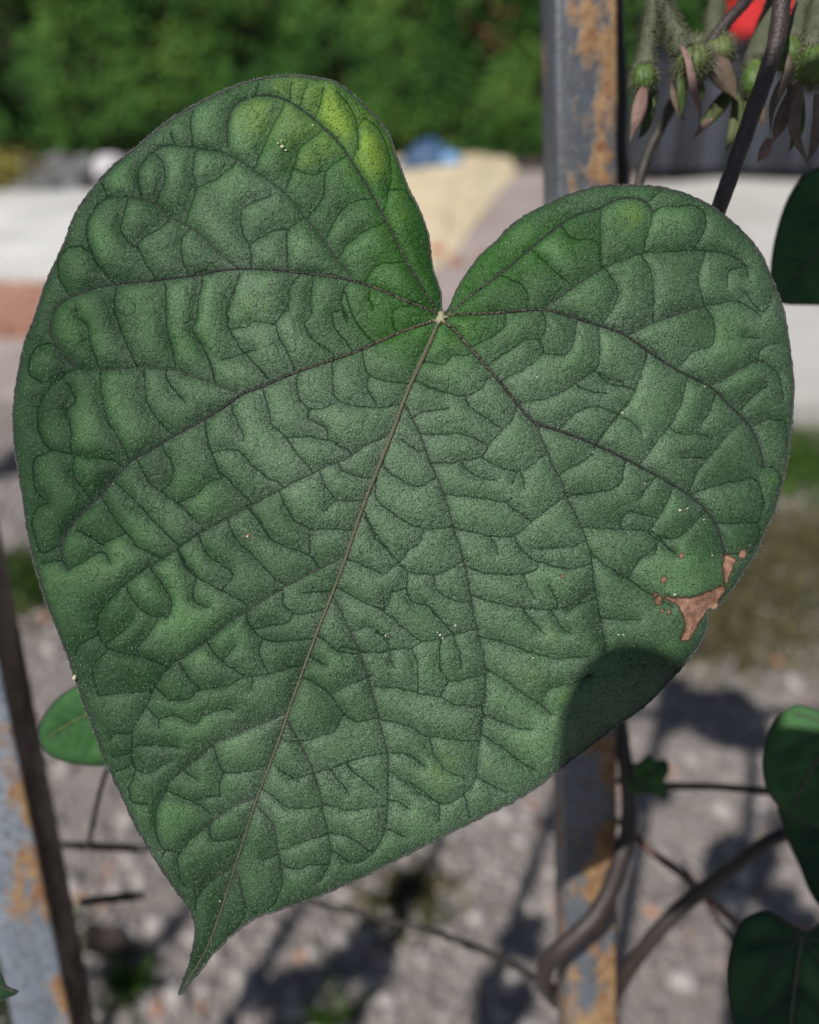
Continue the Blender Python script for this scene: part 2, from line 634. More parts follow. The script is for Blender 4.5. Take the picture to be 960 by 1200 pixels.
YEL = [(400, 140, 50, .95), (440, 175, 44, .9), (345, 108, 40, .85), (350, 150, 45, .6), (305, 135, 40, .7), (430, 140, 30, .95), (385, 110, 35, .9), (470, 250, 18, .5), (355, 190, 26, .6), (470, 220, 22, .6),
       (295, 362, 26, .42), (745, 250, 30, .55), (800, 255, 18, .35), (540, 395, 24, .5), (505, 392, 16, .35), (518, 905, 28, .6), (440, 900, 16, .2), (635, 685, 20, .4),
       (645, 745, 16, .4), (622, 792, 24, .4), (664, 818, 14, .5), (622, 872, 24, .4), (148, 722, 24, .25), (82, 382, 22, .3), (510, 775, 24, .35),
       (905, 562, 9, .55), (817, 680, 24, .35), (745, 478, 22, .35), (852, 390, 22, .35), (488, 960, 16, .4), (330, 985, 12, .35), (260, 205, 22, .2), (230, 260, 30, .2), (690, 640, 20, .25), (560, 600, 22, .2), (780, 480, 20, .3), (830, 330, 20, .25), (370, 940, 16, .3), (400, 880, 16, .25)]

# ------------------------------------------------------------------ leaf builder
def gauss(A, s):
    r = int(3 * s) + 1
    k = np.exp(-0.5 * (np.arange(-r, r + 1) / s) ** 2); k /= k.sum()
    A = np.pad(A, ((r, r), (0, 0)), mode='edge')
    A = sum(k[i] * A[i:A.shape[0] - 2 * r + i] for i in range(2 * r + 1))
    A = np.pad(A, ((0, 0), (r, r)), mode='edge')
    return sum(k[i] * A[:, i:A.shape[1] - 2 * r + i] for i in range(2 * r + 1))

def dist_to(lines, X, Y, x0, y0, st, R):
    D = np.full(X.shape, float(R))
    H, W = X.shape
    for p in lines:
        p = np.asarray(p)
        for (ax, ay), (bx, by) in zip(p[:-1], p[1:]):
            i0 = max(0, int((min(ax, bx) - R - x0) / st)); i1 = min(W, int((max(ax, bx) + R - x0) / st) + 2)
            j0 = max(0, int((min(ay, by) - R - y0) / st)); j1 = min(H, int((max(ay, by) + R - y0) / st) + 2)
            if i0 >= i1 or j0 >= j1: continue
            gx = X[j0:j1, i0:i1]; gy = Y[j0:j1, i0:i1]
            dx, dy = bx - ax, by - ay
            L = dx * dx + dy * dy + 1e-9
            t = np.clip(((gx - ax) * dx + (gy - ay) * dy) / L, 0, 1)
            d = np.hypot(gx - ax - t * dx, gy - ay - t * dy)
            np.minimum(D[j0:j1, i0:i1], d, out=D[j0:j1, i0:i1])
    return D

def inside(poly, X, Y):
    """even-odd by scan rows"""
    ins = np.zeros(X.shape, bool)
    ys = Y[:, 0]
    p = np.asarray(poly); q = np.roll(p, -1, 0)
    for r, y in enumerate(ys):
        m = (p[:, 1] > y) != (q[:, 1] > y)
        if not m.any(): continue
        xs = np.sort(p[m, 0] + (y - p[m, 1]) / (q[m, 1] - p[m, 1]) * (q[m, 0] - p[m, 0]))
        row = X[r]
        c = np.searchsorted(xs, row)
        ins[r] = (c % 2) == 1
    return ins

def lowfreq(X, Y, scale, seed):
    r = np.random.default_rng(seed)
    out = np.zeros(X.shape)
    for k in range(7):
        a = r.uniform(0, 2 * math.pi); f = 2 * math.pi / (scale * r.uniform(.6, 1.6))
        out += np.sin((X * math.cos(a) + Y * math.sin(a)) * f + r.uniform(0, 6.28))
    return out / 7

def veinlets(X, Y, cell, seed):
    """distance to the edges of a jittered, warped cell pattern (px)"""
    r = np.random.default_rng(seed)
    Xw = X + lowfreq(X, Y, cell * .9, seed + 1) * cell * .35; Yw = Y + lowfreq(X, Y, cell * .9, seed + 2) * cell * .35
    gx = np.floor(Xw / cell).astype(int); gy = np.floor(Yw / cell).astype(int)
    ox, oy = gx.min() - 2, gy.min() - 2
    J = r.uniform(0.08, .92, (gy.max() - oy + 4, gx.max() - ox + 4, 2))
    F1 = np.full(X.shape, 1e9); F2 = np.full(X.shape, 1e9)
    for dy in (-1, 0, 1):
        for dx in (-1, 0, 1):
            a = gx + dx; b = gy + dy
            j = J[b - oy, a - ox]
            d = np.hypot((a + j[..., 0]) * cell - Xw, (b + j[..., 1]) * cell - Yw)
            F2 = np.minimum(F2, np.maximum(F1, d)); F1 = np.minimum(F1, d)
    return (F2 - F1) * .6

class Leaf:
    """a blade with relief, its underside, margin and veins.  Outline and veins are given in photo pixels
    at depth D in front of the camera; the blade is stored in the leaf's own frame (origin at the petiole)."""
    def __init__(s, label, cat, outline, midrib, prim, sec, tert, D, mat, vmat, emat, step=1.25, tilt=(0, 0), amp=1.0, macro=None,
                 name='heart_leaf', group=None, necro=(), ndots=(), yel=(), main=False, vein_parts=True):
        s.D = D
        s.k = D / FPX
        base = midrib[0]
        s.base = base
        s.tilt = tilt
        s.mfun = macro
        R3 = CAMM.to_3x3()
        s.root = empty(name, P(base[0], base[1], D), label, cat, group, rot=R3)
        out = smooth_poly(outline, 3.0 if main else 5.0, closed=True)
        if main:   # slightly uneven margin
            j = rng.normal(0, .45, out.shape); j = (j + np.roll(j, 1, 0)) / 2; out = out + j
        oc = np.vstack([out, out[0]])
        st = step
        x0, y0 = out.min(0) - 3 * st; x1, y1 = out.max(0) + 3 * st
        X, Y = np.meshgrid(np.arange(x0, x1, st), np.arange(y0, y1, st))
        ins = inside(out, X, Y)
        E = dist_to([oc], X, Y, x0, y0, st, 60)
        mid = smooth_poly(midrib, 3)
        pr = [smooth_poly(p, 3) for _, _, p in prim]
        se = [smooth_poly(p, 3, jit=.35 if main else 0) for p in sec]
        tert = [list(p) for p in tert]
        if main:      # let loose ends run on to the nearest vein
            allp = [np.asarray(q) for q in [mid] + pr + se] + [smooth_poly(q, 3) for q in tert]
            for ti, q in enumerate(tert):
                for end in (0, -1):
                    e = np.array(q[end]); bestd, bp = 9., None
                    for ai, ap in enumerate(allp):
                        if ai == ti + len(allp) - len(tert): continue
                        dd_ = np.hypot(ap[:, 0] - e[0], ap[:, 1] - e[1]); k_ = dd_.argmin()
                        if dd_[k_] < bestd: bestd, bp = dd_[k_], tuple(ap[k_])
                    if bp is not None and bestd > 1.0:
                        if end == 0: q.insert(0, bp)
                        else: q.append(bp)
        te = [smooth_poly(p, 3, jit=.6) for p in tert]
        R = 46
        d1 = dist_to([mid] + pr, X, Y, x0, y0, st, R)
        d2 = dist_to(se, X, Y, x0, y0, st, R) if se else np.full(X.shape, float(R))
        d3 = dist_to(te, X, Y, x0, y0, st, R) if te else np.full(X.shape, float(R))
        d = np.minimum(np.minimum(d1, d2), np.minimum(d3, E + 6))
        cx, cy = (out.min(0) + out.max(0)) / 2
        # relief in px: cushions between the veins, each tilting to its own side
        A = 7.6 * amp * (0.75 + .45 * lowfreq(X, Y, 170, 3))
        if main:
            A *= 0.62 + .55 * np.clip(np.hypot((X - 500) / 420, (Y - 560) / 480), 0, 1)
        # cushions: an inflated sheet tied down along the veins
        ab = 1 - .5 * np.exp(-(np.minimum(d1, np.minimum(d2, E)) / 1.8) ** 2)
        ab = np.minimum(ab, 1 - .2 * np.exp(-(d3 / 1.7) ** 2)) - .0035
        U = np.zeros(X.shape); cst = (st / 1.25) ** 2
        for _ in range(420 if main else 160):
            U[1:-1, 1:-1] = .25 * (.93 * U[:-2, 1:-1] + 1.07 * U[2:, 1:-1] + .89 * U[1:-1, :-2] + 1.11 * U[1:-1, 2:]) + cst
            U *= ab
        U *= ins
        U = .7 * gauss(U, 3.4 / st) + .3 * gauss(U, 1.6 / st)
        pil = np.clip(U / np.percentile(U[ins], 96), 0, 1.25)
        Hc = 1.55 * A * pil ** .95 - 1.2 * amp * np.exp(-d1 / 26)
        v4 = veinlets(X, Y, 25, 11) if main else np.full(X.shape, 9.)
        v4m = np.clip(lowfreq(X, Y, 60, 21) * 2.0 + .8, 0, 1) if main else 0
        Hc = Hc - .5 * amp * np.exp(-v4 / 1.8) * v4m
        Hg = -.9 * amp * np.exp(-(np.minimum(d1, d2) / 1.7) ** 2) - .55 * amp * np.exp(-(d3 / 1.2) ** 2)
        Hc = Hc + .5 * gauss(rng.normal(0, 1, X.shape), 1.6 / st) * (1.2 if main else .3)
        s.x0, s.y0, s.st = x0, y0, st
        s.M = s.macro(X, Y, E)
        if main:
            bsum = np.zeros(X.shape)
            for poly in necro: bsum = np.maximum(bsum, inside(np.array(poly), X, Y))
            Hc = Hc - 2.2 * gauss(bsum, 1.6) + gauss(rng.normal(0, 1, X.shape), 2.2) * 4.5 * gauss(bsum, 1.5)
        s.H = Hc + gauss(Hg, .5 / st if st < 2 else .6)
        dv = np.minimum(np.minimum(d1, d2), np.minimum(d3, (v4 + 1.05) + 6 * (1 - v4m)))
        # --- top sheet: cells whose corners are (almost) all inside; stray corners snapped onto the outline
        near = ins | (E < st * 1.05)
        cell = near[:-1, :-1] & near[1:, :-1] & near[:-1, 1:] & near[1:, 1:]
        cen = ins[:-1, :-1].astype(int) + ins[1:, :-1] + ins[:-1, 1:] + ins[1:, 1:]
        cell &= cen >= 1
        Xs, Ys = X.copy(), Y.copy()
        bad = near & ~ins
        bj, bi = np.nonzero(bad)
        seg_a = oc[:-1]; seg_b = oc[1:]
        for c0 in range(0, len(bj), 2000):
            q = np.stack([X[bj[c0:c0 + 2000], bi[c0:c0 + 2000]], Y[bj[c0:c0 + 2000], bi[c0:c0 + 2000]]], 1)
            dd = seg_b - seg_a
            t = np.clip(((q[:, None] - seg_a[None]) * dd[None]).sum(2) / ((dd * dd).sum(1)[None] + 1e-9), 0, 1)
            pr_ = seg_a[None] + t[..., None] * dd[None]
            w_ = ((pr_ - q[:, None]) ** 2).sum(2).argmin(1)
            best = pr_[np.arange(len(q)), w_]
            Xs[bj[c0:c0 + 2000], bi[c0:c0 + 2000]] = best[:, 0]; Ys[bj[c0:c0 + 2000], bi[c0:c0 + 2000]] = best[:, 1]
        used = np.zeros(X.shape, bool)
        for a in (0, 1):
            for c in (0, 1):
                used[a:used.shape[0] - 1 + a, c:used.shape[1] - 1 + c] |= cell
        idx = -np.ones(X.shape, int); idx[used] = np.arange(used.sum())
        j, i = np.nonzero(cell)
        F = np.stack([idx[j, i], idx[j + 1, i], idx[j + 1, i + 1], idx[j, i + 1]], 1)
        V = s.loc(Xs[used], Ys[used], s.M[used] + s.H[used])
        brn = np.zeros(X.shape)
        for poly in necro:
            pp = smooth_poly(poly, 2.5, closed=True, jit=.0)
            pp = pp + rng.normal(0, .5, pp.shape)
            ii = inside(pp, X, Y)
            e = dist_to([np.vstack([pp, pp[0]])], X, Y, x0, y0, st, 6)
            brn = np.maximum(brn, np.clip(.5 + np.where(ii, e, -e) / 9, 0, 1))
        for (a, b_, r_) in ndots:
            brn = np.maximum(brn, np.clip(.5 + (r_ - np.hypot((X - a) * 1.2, Y - b_ + .3 * (X - a)) * (1 + .12 * np.sin(np.arctan2(Y - b_, X - a) * 5 + a))) / 6, 0, 1))
        ye = np.zeros(X.shape)
        for (a, b_, r_, m_) in yel:
            ye = np.maximum(ye, m_ * np.exp(-(((X - a) ** 2 + (Y - b_) ** 2) / (2 * (r_ * .8) ** 2))))
        if main: ye = np.maximum(ye, .8 * np.exp(-.5 * (((X - 390) * .9 + (Y - 135) * .45) / 75) ** 2 - .5 * ((-(X - 390) * .45 + (Y - 135) * .9) / 34) ** 2))
        ye *= np.clip(.5 + .7 * pil, 0, 1)
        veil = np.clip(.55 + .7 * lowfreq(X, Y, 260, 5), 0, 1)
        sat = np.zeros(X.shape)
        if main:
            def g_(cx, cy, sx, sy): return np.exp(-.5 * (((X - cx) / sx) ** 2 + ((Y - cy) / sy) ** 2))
            veil = .20 + .95 * g_(545, 600, 150, 190) + .55 * g_(800, 400, 120, 140) + .75 * g_(480, 930, 190, 70) + .4 * g_(330, 480, 110, 90) + .35 * g_(250, 260, 110, 90)  # broad pale spots put the blade's sheen into the colour
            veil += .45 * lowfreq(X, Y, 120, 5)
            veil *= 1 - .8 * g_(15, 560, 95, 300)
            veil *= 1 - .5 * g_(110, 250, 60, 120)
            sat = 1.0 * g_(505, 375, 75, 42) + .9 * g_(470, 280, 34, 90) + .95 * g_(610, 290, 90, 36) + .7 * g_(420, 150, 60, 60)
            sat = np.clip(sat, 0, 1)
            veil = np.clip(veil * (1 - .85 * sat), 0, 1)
        at = dict(dv=dv[used], d1=d1[used], edge=E[used], brn=brn[used], yel=ye[used], veil=veil[used], pil=pil[used], sat=sat[used], left_deep=(np.exp(-.5 * ((X - 10) / 75) ** 2) * (Y > 250) * np.clip((Y - 250) / 120, 0, 1))[used])
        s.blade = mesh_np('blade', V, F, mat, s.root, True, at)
        # --- underside sheet, coarser, a third of a millimetre behind
        q = 3 if main else 1
        Xc, Yc = X[::q, ::q], Y[::q, ::q]
        ic = ins[::q, ::q] & (E[::q, ::q] > .8 * st)
        cc = ic[:-1, :-1] & ic[1:, :-1] & ic[:-1, 1:] & ic[1:, 1:]
        ux = np.zeros(Xc.shape, bool)
        for a in (0, 1):
            for c in (0, 1):
                ux[a:ux.shape[0] - 1 + a, c:ux.shape[1] - 1 + c] |= cc
        id2 = -np.ones(Xc.shape, int); id2[ux] = np.arange(ux.sum())
        j, i = np.nonzero(cc)
        F2 = np.stack([id2[j, i], id2[j, i + 1], id2[j + 1, i + 1], id2[j + 1, i]], 1)
        Hm = gauss(s.H, 2.0)[::q, ::q]
        V2 = s.loc(Xc[ux], Yc[ux], (s.M[::q, ::q] + Hm)[ux] - 4.0)
        mesh_np('underside', V2, F2, emat['under'], s.root)
        # --- margin
        mh = s.height(out[:, 0], out[:, 1])
        mp = s.loc(oc[:, 0], oc[:, 1], np.append(mh, mh[0]) - .6)
        er = (1.25 if main else .8) * s.k
        rr = er * (1 + (rng.normal(0, .22, len(mp)) if main else 0))
        V3, F3 = tube_vf(mp, np.abs(rr), 6, False)
        mesh_np('margin', V3, quads(F3), emat['edge'], s.root)
        # --- raised veins lying in their grooves
        def vein(nm, line, r0, r1, sink=.3, m_=None):
            n = len(line)
            r = np.linspace(r0, r1, n) if nm != 'midrib' else r1 + (r0 - r1) * (1 - np.linspace(0, 1, n)) ** 1.1
            hh = s.height(line[:, 0], line[:, 1]) + r * (1 - sink) * .45
            pts = s.loc(line[:, 0], line[:, 1], hh)
            V4, F4 = tube_vf(pts, r * s.k * (1 + .08 * rng.normal(0, 1, n)), 7, False)
            o = mesh_np(nm, V4, quads(F4), m_ or (emat['mid'] if main and nm == 'midrib' else vmat), s.root, True, dict(along=np.repeat(np.linspace(0, 1, n), 7)))
            return o
        if vein_parts:
            f_ = 1.0 if main else .8
            vein('midrib', mid, 3.1 * f_, .8)
            for (r0, r1, _), ln in zip(prim, pr):
                vein('vein', ln, r0 * .66 * f_, r1 * .5)
            if main:
                for k_, ln in enumerate(se):
                    vein('vein', ln[:int(len(ln) * .6)], 1.1, .3, sink=1.6, m_=emat['dark'])
        s.mid = mid

    def macro(s, X, Y, E):
        M = s.tilt[0] * (X - s.base[0]) + s.tilt[1] * (Y - s.base[1])
        if s.mfun is not None: M = M + s.mfun(X, Y, E)
        return M

    def loc(s, x, y, h):
        """leaf-frame coordinates from px position and height (px)"""
        kk = s.k
        m = kk * (1 - h / FPX)            # the farther from the camera plane, the larger: keeps the traced outline
        X = (x - 480) * m - (s.base[0] - 480) * kk
        Y = (600 - y) * m - (600 - s.base[1]) * kk
        return np.stack([X, Y, h * kk], 1)

    def height(s, x, y):
        A = s.M + s.H
        i = np.clip((np.asarray(x) - s.x0) / s.st, 0, A.shape[1] - 1.001); j = np.clip((np.asarray(y) - s.y0) / s.st, 0, A.shape[0] - 1.001)
        i0 = i.astype(int); j0 = j.astype(int); fi = i - i0; fj = j - j0
        return (A[j0, i0] * (1 - fi) * (1 - fj) + A[j0, i0 + 1] * fi * (1 - fj) + A[j0 + 1, i0] * (1 - fi) * fj + A[j0 + 1, i0 + 1] * fi * fj)
# ------------------------------------------------------------------ materials in use
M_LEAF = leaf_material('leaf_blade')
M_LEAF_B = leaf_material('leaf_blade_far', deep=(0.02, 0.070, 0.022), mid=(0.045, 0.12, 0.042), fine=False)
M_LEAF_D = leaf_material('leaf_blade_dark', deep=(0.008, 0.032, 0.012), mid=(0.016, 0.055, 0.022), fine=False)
M_UNDER = mat_plain('leaf_underside', (0.05, 0.10, 0.05), (0.07, 0.13, 0.06), 200, .7)
m, t, p = mat_new('leaf_vein'); b = NB(t)
al = b.attr('along')
c = b.mix(b.rng(al, 0.0, .42), (0.17, 0.165, 0.10), (0.055, 0.058, 0.052))
c = b.mix(b.rng(b.noise(2600, 3, .7), .42, .56), c, (0.014, 0.016, 0.014))
b.l(c, p.inputs['Base Color']); p.inputs['Roughness'].default_value = .6
b.l(b.bump(b.noise(2600, 3, .7), .0004), p.inputs['Normal'])
p.inputs['Specular IOR Level'].default_value = .2
M_VEIN = m
M_MID = mat_plain('leaf_midrib', (0.16, 0.155, 0.10), (0.075, 0.085, 0.058), 2600, .6, .0004, 2800, .2)
M_VEIND = mat_plain('leaf_vein_dark', (0.010, 0.013, 0.010), (0.055, 0.06, 0.05), 2600, .6, .0002, 2300)
M_EDGE = mat_plain('leaf_margin', (0.018, 0.018, 0.018), (0.075, 0.078, 0.075), 1400, .6, .0002, 2500)
M_JOINT = mat_plain('petiole_joint', (0.38, 0.37, 0.22), (0.22, 0.21, 0.13), 1100, .6, .0002, 2500)
M_HAIR = mat_plain('leaf_hair', (0.34, 0.44, 0.33), (0.20, 0.28, 0.19), 3000, .45)
M_HAIR_G = mat_plain('bud_hair', (0.22, 0.23, 0.15), (0.12, 0.14, 0.08), 900, .5)
M_STEM = mat_plain('vine_bark', (0.024, 0.017, 0.016), (0.050, 0.038, 0.036), 700, .45, .00025, 1500, .6)
M_STEM_D = mat_plain('vine_bark_dark', (0.018, 0.018, 0.016), (0.05, 0.042, 0.036), 400, .5, .0002, 1200)
M_STEM_R = mat_plain('vine_bark_red', (0.12, 0.05, 0.045), (0.07, 0.045, 0.04), 300, .5)
M_STALK = mat_plain('bud_stalk', (0.060, 0.082, 0.040), (0.10, 0.10, 0.07), 500, .6, .0002, 2000)
M_BUD = mat_plain('bud_green', (0.045, 0.10, 0.014), (0.095, 0.15, 0.030), 260, .5, .0003, 900)
M_SEP_P = mat_plain('sepal_pink', (0.15, 0.09, 0.08), (0.24, 0.155, 0.14), 300, .6, .0003, 700)
M_SEP_G = mat_plain('sepal_green', (0.035, 0.07, 0.015), (0.09, 0.10, 0.035), 260, .6, .0003, 700)
M_SEP_B = mat_plain('sepal_brown', (0.09, 0.066, 0.050), (0.15, 0.115, 0.085), 300, .6, .0003, 700)
EM = dict(under=M_UNDER, edge=M_EDGE, dark=M_VEIND, mid=M_MID)

# ------------------------------------------------------------------ the great leaf
def main_macro(X, Y, E):
    M = -.07 * (X - 480) - .05 * (Y - 600) - 42 * ((X - 520) / 450) ** 2 - 30 * ((Y - 620) / 560) ** 2
    M += 7 * lowfreq(X, Y, 330, 41)
    roll = np.clip(1 - E / 42, 0, 1) ** 1.5
    M -= np.where((Y < 372) & (X > 395) & (X < 521), 17, 0) * roll * np.clip((X - 395) / 50, 0, 1)
    M -= np.where((Y < 372) & (X >= 521) & (X < 820), 15, 0) * roll * np.clip((820 - X) / 160, 0, 1)
    M -= 7 * np.clip(1 - E / 40, 0, 1) ** 1.5 * np.clip((260 - X) / 120, 0, 1)
    M -= 9 * np.exp(-((X - 250) ** 2 + (Y - 1060) ** 2) / 60 ** 2)
    return M

leaf = Leaf('large dark green heart-shaped foreground leaf with quilted veins and one brown scorched patch',
            'leaf', OUTLINE, MIDRIB, PRIM, SEC, TERT, 0.155, M_LEAF, M_VEIN, EM, step=1.25, macro=main_macro,
            necro=NECRO, ndots=NDOTS, yel=YEL, main=True)
kk = leaf.k
# pale joint where the veins meet
V, F = [], []
n = 22
star = []
for i in range(n):
    a = 2 * math.pi * i / n
    r = 5.0
    for (dx, dy, L) in ((-8, 3, 5), (-6, 12, 7), (8, 10, 7), (9, -2, 6), (-2, -8, 4), (3, -9, 5)):
        aa = math.atan2(dy, dx); dd = abs((a - aa + math.pi) % (2 * math.pi) - math.pi)
        r += L * math.exp(-(dd / .28) ** 2)
    star.append((517 + r * math.cos(a), 373 + r * math.sin(a)))
star = np.array(star)
h0 = float(leaf.height([517], [373])[0]) + 4.0
V = [leaf.loc(np.array([517.]), np.array([373.]), np.array([h0 + 2.6]))[0]]
for f_, dh in ((.5, 1.8), (1.0, -2.2), (1.02, -6)):
    pts = (star - [517, 373]) * f_ + [517, 373]
    V += list(leaf.loc(pts[:, 0], pts[:, 1], np.full(n, h0 + dh)))
for i in range(n):
    j = (i + 1) % n
    F.append((0, 1 + j, 1 + i))
    for q in (0, 1):
        a, c_ = 1 + q * n + i, 1 + q * n + j
        F += [(a, c_, c_ + n), (a, c_ + n, a + n)]
mesh_np('petiole_joint', V, F, M_JOINT, leaf.root)
# leaf stalk runs back and down behind the blade to the vine
st_pts = [Vector(leaf.loc(np.array([x]), np.array([y]), np.array([h]))[0]) for x, y, h in
          ((517, 374, h0 - 12), (519, 371, h0 - 40), (535, 372, -110), (575, 400, -190), (640, 440, -260), (700, 470, -310))]
tube('petiole', st_pts, [.0011, .0012, .0012, .0013, .0014, .0015], M_STEM, leaf.root, 10)

# short stiff hairs over the blade and along its margin
def hairs(name, base, direc, length, rad, mat, parent):
    base = np.asarray(base, float); direc = np.asarray(direc, float)
    n = len(base)
    up = np.array([0.3, 0.5, 0.81])
    U = np.cross(direc, up); U /= np.linalg.norm(U, axis=1)[:, None] + 1e-12
    W = np.cross(direc, U)
    V = np.zeros((n, 4, 3))
    for q in range(3):
        a = q * 2.094
        V[:, q] = base + (U * math.cos(a) + W * math.sin(a)) * rad
    V[:, 3] = base + direc * length[:, None]
    o = np.arange(n)[:, None] * 4
    F = np.concatenate([o + [0, 1, 3], o + [1, 2, 3], o + [2, 0, 3]])
    h = mesh_np(name, V.reshape(-1, 3), F, mat, parent, False)
    h['kind'] = 'stuff'
    return h

N = 8500
hx = rng.uniform(15, 930, N * 2); hy = rng.uniform(90, 1165, N * 2)
A_ins = inside(np.array(OUTLINE), *np.meshgrid(np.arange(0, 960.), np.arange(0, 1200.)))
ok = A_ins[hy.astype(int), hx.astype(int)]
dens = .35 + .65 * np.clip(((400 - hx) / 300) + (hy - 500) / 900, 0, 1)
ok &= rng.uniform(0, 1, N * 2) < dens
hx, hy = hx[ok][:N], hy[ok][:N]
hb = leaf.loc(hx, hy, leaf.height(hx, hy))
ang = rng.normal(-.9, .55, len(hx))
dv_ = np.stack([np.cos(ang) * .75 , np.sin(ang) * .75, np.full(len(hx), .45)], 1)
dv_[:, 0] *= np.where(hx < 480, 1, .7); dv_ /= np.linalg.norm(dv_, axis=1)[:, None]
hairs('leaf_hairs', hb, dv_, rng.uniform(2.0, 5.5, len(hx)) * kk, .25 * kk, M_HAIR, leaf.root)
oc = smooth_poly(OUTLINE, 2.0, closed=True)
nrm = np.roll(oc, -1, 0) - np.roll(oc, 1, 0); nrm = np.stack([nrm[:, 1], -nrm[:, 0]], 1); nrm /= np.linalg.norm(nrm, axis=1)[:, None]
cen = np.array([480, 560.])
sgn = np.sign((nrm * (oc - cen)).sum(1)); nrm *= np.median(sgn)
mb = leaf.loc(oc[:, 0], oc[:, 1], leaf.height(oc[:, 0], oc[:, 1]))
md = np.stack([nrm[:, 0], -nrm[:, 1], rng.normal(.1, .5, len(oc))], 1) + rng.normal(0, .35, (len(oc), 3))
md /= np.linalg.norm(md, axis=1)[:, None]
hairs('margin_hairs', mb, md, rng.uniform(1.5, 4.5, len(oc)) * kk, .3 * kk, M_HAIR, leaf.root)

def pebble(r, seed, sq=(1, 1, 1), sub=1):
    bm = bmesh.new(); bmesh.ops.create_icosphere(bm, subdivisions=sub, radius=r)
    rr = random.Random(seed)
    off = Vector((rr.uniform(0, 50),) * 3)
    for v in bm.verts:
        f = 1 + .35 * noise.noise(v.co / r * .9 + off)
        v.co = Vector((v.co.x * f * sq[0], v.co.y * f * sq[1], v.co.z * f * sq[2]))
    V = [tuple(v.co) for v in bm.verts]; F = [tuple(x.index for x in f.verts) for f in bm.faces]
    bm.free(); return V, F

M_CREAM = mat_plain('cream_egg', (0.62, 0.62, 0.40), (0.52, 0.50, 0.33), 900, .4)
M_DUST = mat_plain('pale_dust', (0.55, 0.56, 0.45), (0.40, 0.40, 0.28), 2000, .8)
V, F = pebble(3.6 * kk, 3, (.75, 1.25, .8), 2)
egg = mesh_np('insect_egg', V, F, M_CREAM)
egg.location = leaf.root.matrix_basis @ Vector(leaf.loc(np.array([88.]), np.array([794.]), leaf.height([88], [794]) + 2)[0])
props(egg, 'tiny cream-coloured insect egg stuck to the left edge of the large leaf', 'egg')
parts = []
for i, (x, y, r) in enumerate([(797, 598, 2.6), (806, 596, 1.6), (825, 609, 1.4), (516, 744, 2.2), (519, 748, 1.6), (513, 741, 1.4), (534, 733, 2.0), (331, 172, 3), (326, 168, 1.8),
                               (335, 176, 2), (330, 165, 1.5), (367, 147, 1.6), (725, 744, 1.7), (731, 744, 1.5), (743, 757, 1.5), (730, 484, 2.0), (826, 453, 1.6), (625, 771, 1.8), (630, 442, 1.7),
                               (791, 697, 2.4), (290, 629, 1.8), (258, 1056, 1.5), (241, 246, 1.3), (452, 745, 1.6), (835, 651, 1.5), (550, 648, 1.2), (695, 530, 1.3), (756, 567, 1.6)]):
    V, F = pebble(r * kk * .9, i, (1, .8, .5))
    V = np.array(V) + leaf.loc(np.array([x]), np.array([y]), leaf.height([x], [y]) + .6)[0]
    parts.append((V, F))
V, F = cat_meshes(parts)
o = mesh_np('dust_specks', V, F, M_DUST, leaf.root, False); o['kind'] = 'stuff'

# ------------------------------------------------------------------ other leaves of the vine
def auto_leaf(label, outline, base, tip, D, mat=M_LEAF_B, tilt=(0, 0), step=4, amp=1.2, bend=10, vmat=None, yel=()):
    base = np.array(base, float); tip = np.array(tip, float)
    o = np.array(outline, float)
    ax = tip - base; L = np.linalg.norm(ax); ax /= L
    nx = np.array([-ax[1], ax[0]])
    mid = [tuple(base + ax * L * t + nx * L * .03 * math.sin(t * 3)) for t in np.linspace(0, .97, 7)]
    prim, sec = [], []
    oo = np.vstack([o, o[0]])
    def march(p0, ang, bendv, frac=.9):
        q = np.array(p0, float); out = [tuple(q)]; a = ang
        for k_ in range(60):
            q = q + np.array([math.cos(a), math.sin(a)]) * 8; a += bendv
            if not inside(o, np.array([[q[0]]]), np.array([[q[1]]]))[0, 0]: break
            out.append(tuple(q))
        n_ = max(2, int(len(out) * frac)); return out[:n_]
    a0 = math.atan2(ax[1], ax[0])
    for s_ in (1, -1):
        for da in (.75, 1.45, 2.2):
            ln = march(base, a0 + s_ * da, -s_ * .03)
            if len(ln) > 2: prim.append((1.8, .5, ln))
        for t in (.25, .45, .62, .78):
            ln = march(base + ax * L * t, a0 + s_ * .85, -s_ * .03)
            if len(ln) > 2: sec.append(ln)
    mc = lambda X, Y, E: -bend * ((((X - base[0]) * ax[0] + (Y - base[1]) * ax[1]) / L - .4) ** 2 * 2 + (((X - base[0]) * nx[0] + (Y - base[1]) * nx[1]) / L) ** 2 * 3)
    lf = Leaf(label, 'leaf', outline, mid, prim, sec, [], D, mat, vmat or M_STALK, EM, step=step, tilt=tilt, amp=amp, macro=mc, yel=yel)
    # stalk
    p0 = Vector(lf.loc(np.array([base[0]]), np.array([base[1]]), lf.height([base[0]], [base[1]]) - 1)[0])
    back = Vector(((base[0] - 480) / FPX, (600 - base[1]) / FPX, -1)).normalized()
    L3 = max(.025, L * lf.k * .5)
    tube('petiole', [p0, p0 + back * L3 * .4, p0 + back * L3 * .8, p0 + back * L3], [.0008, .0009, .001, .0012], M_STEM_R, lf.root, 8)
    return lf

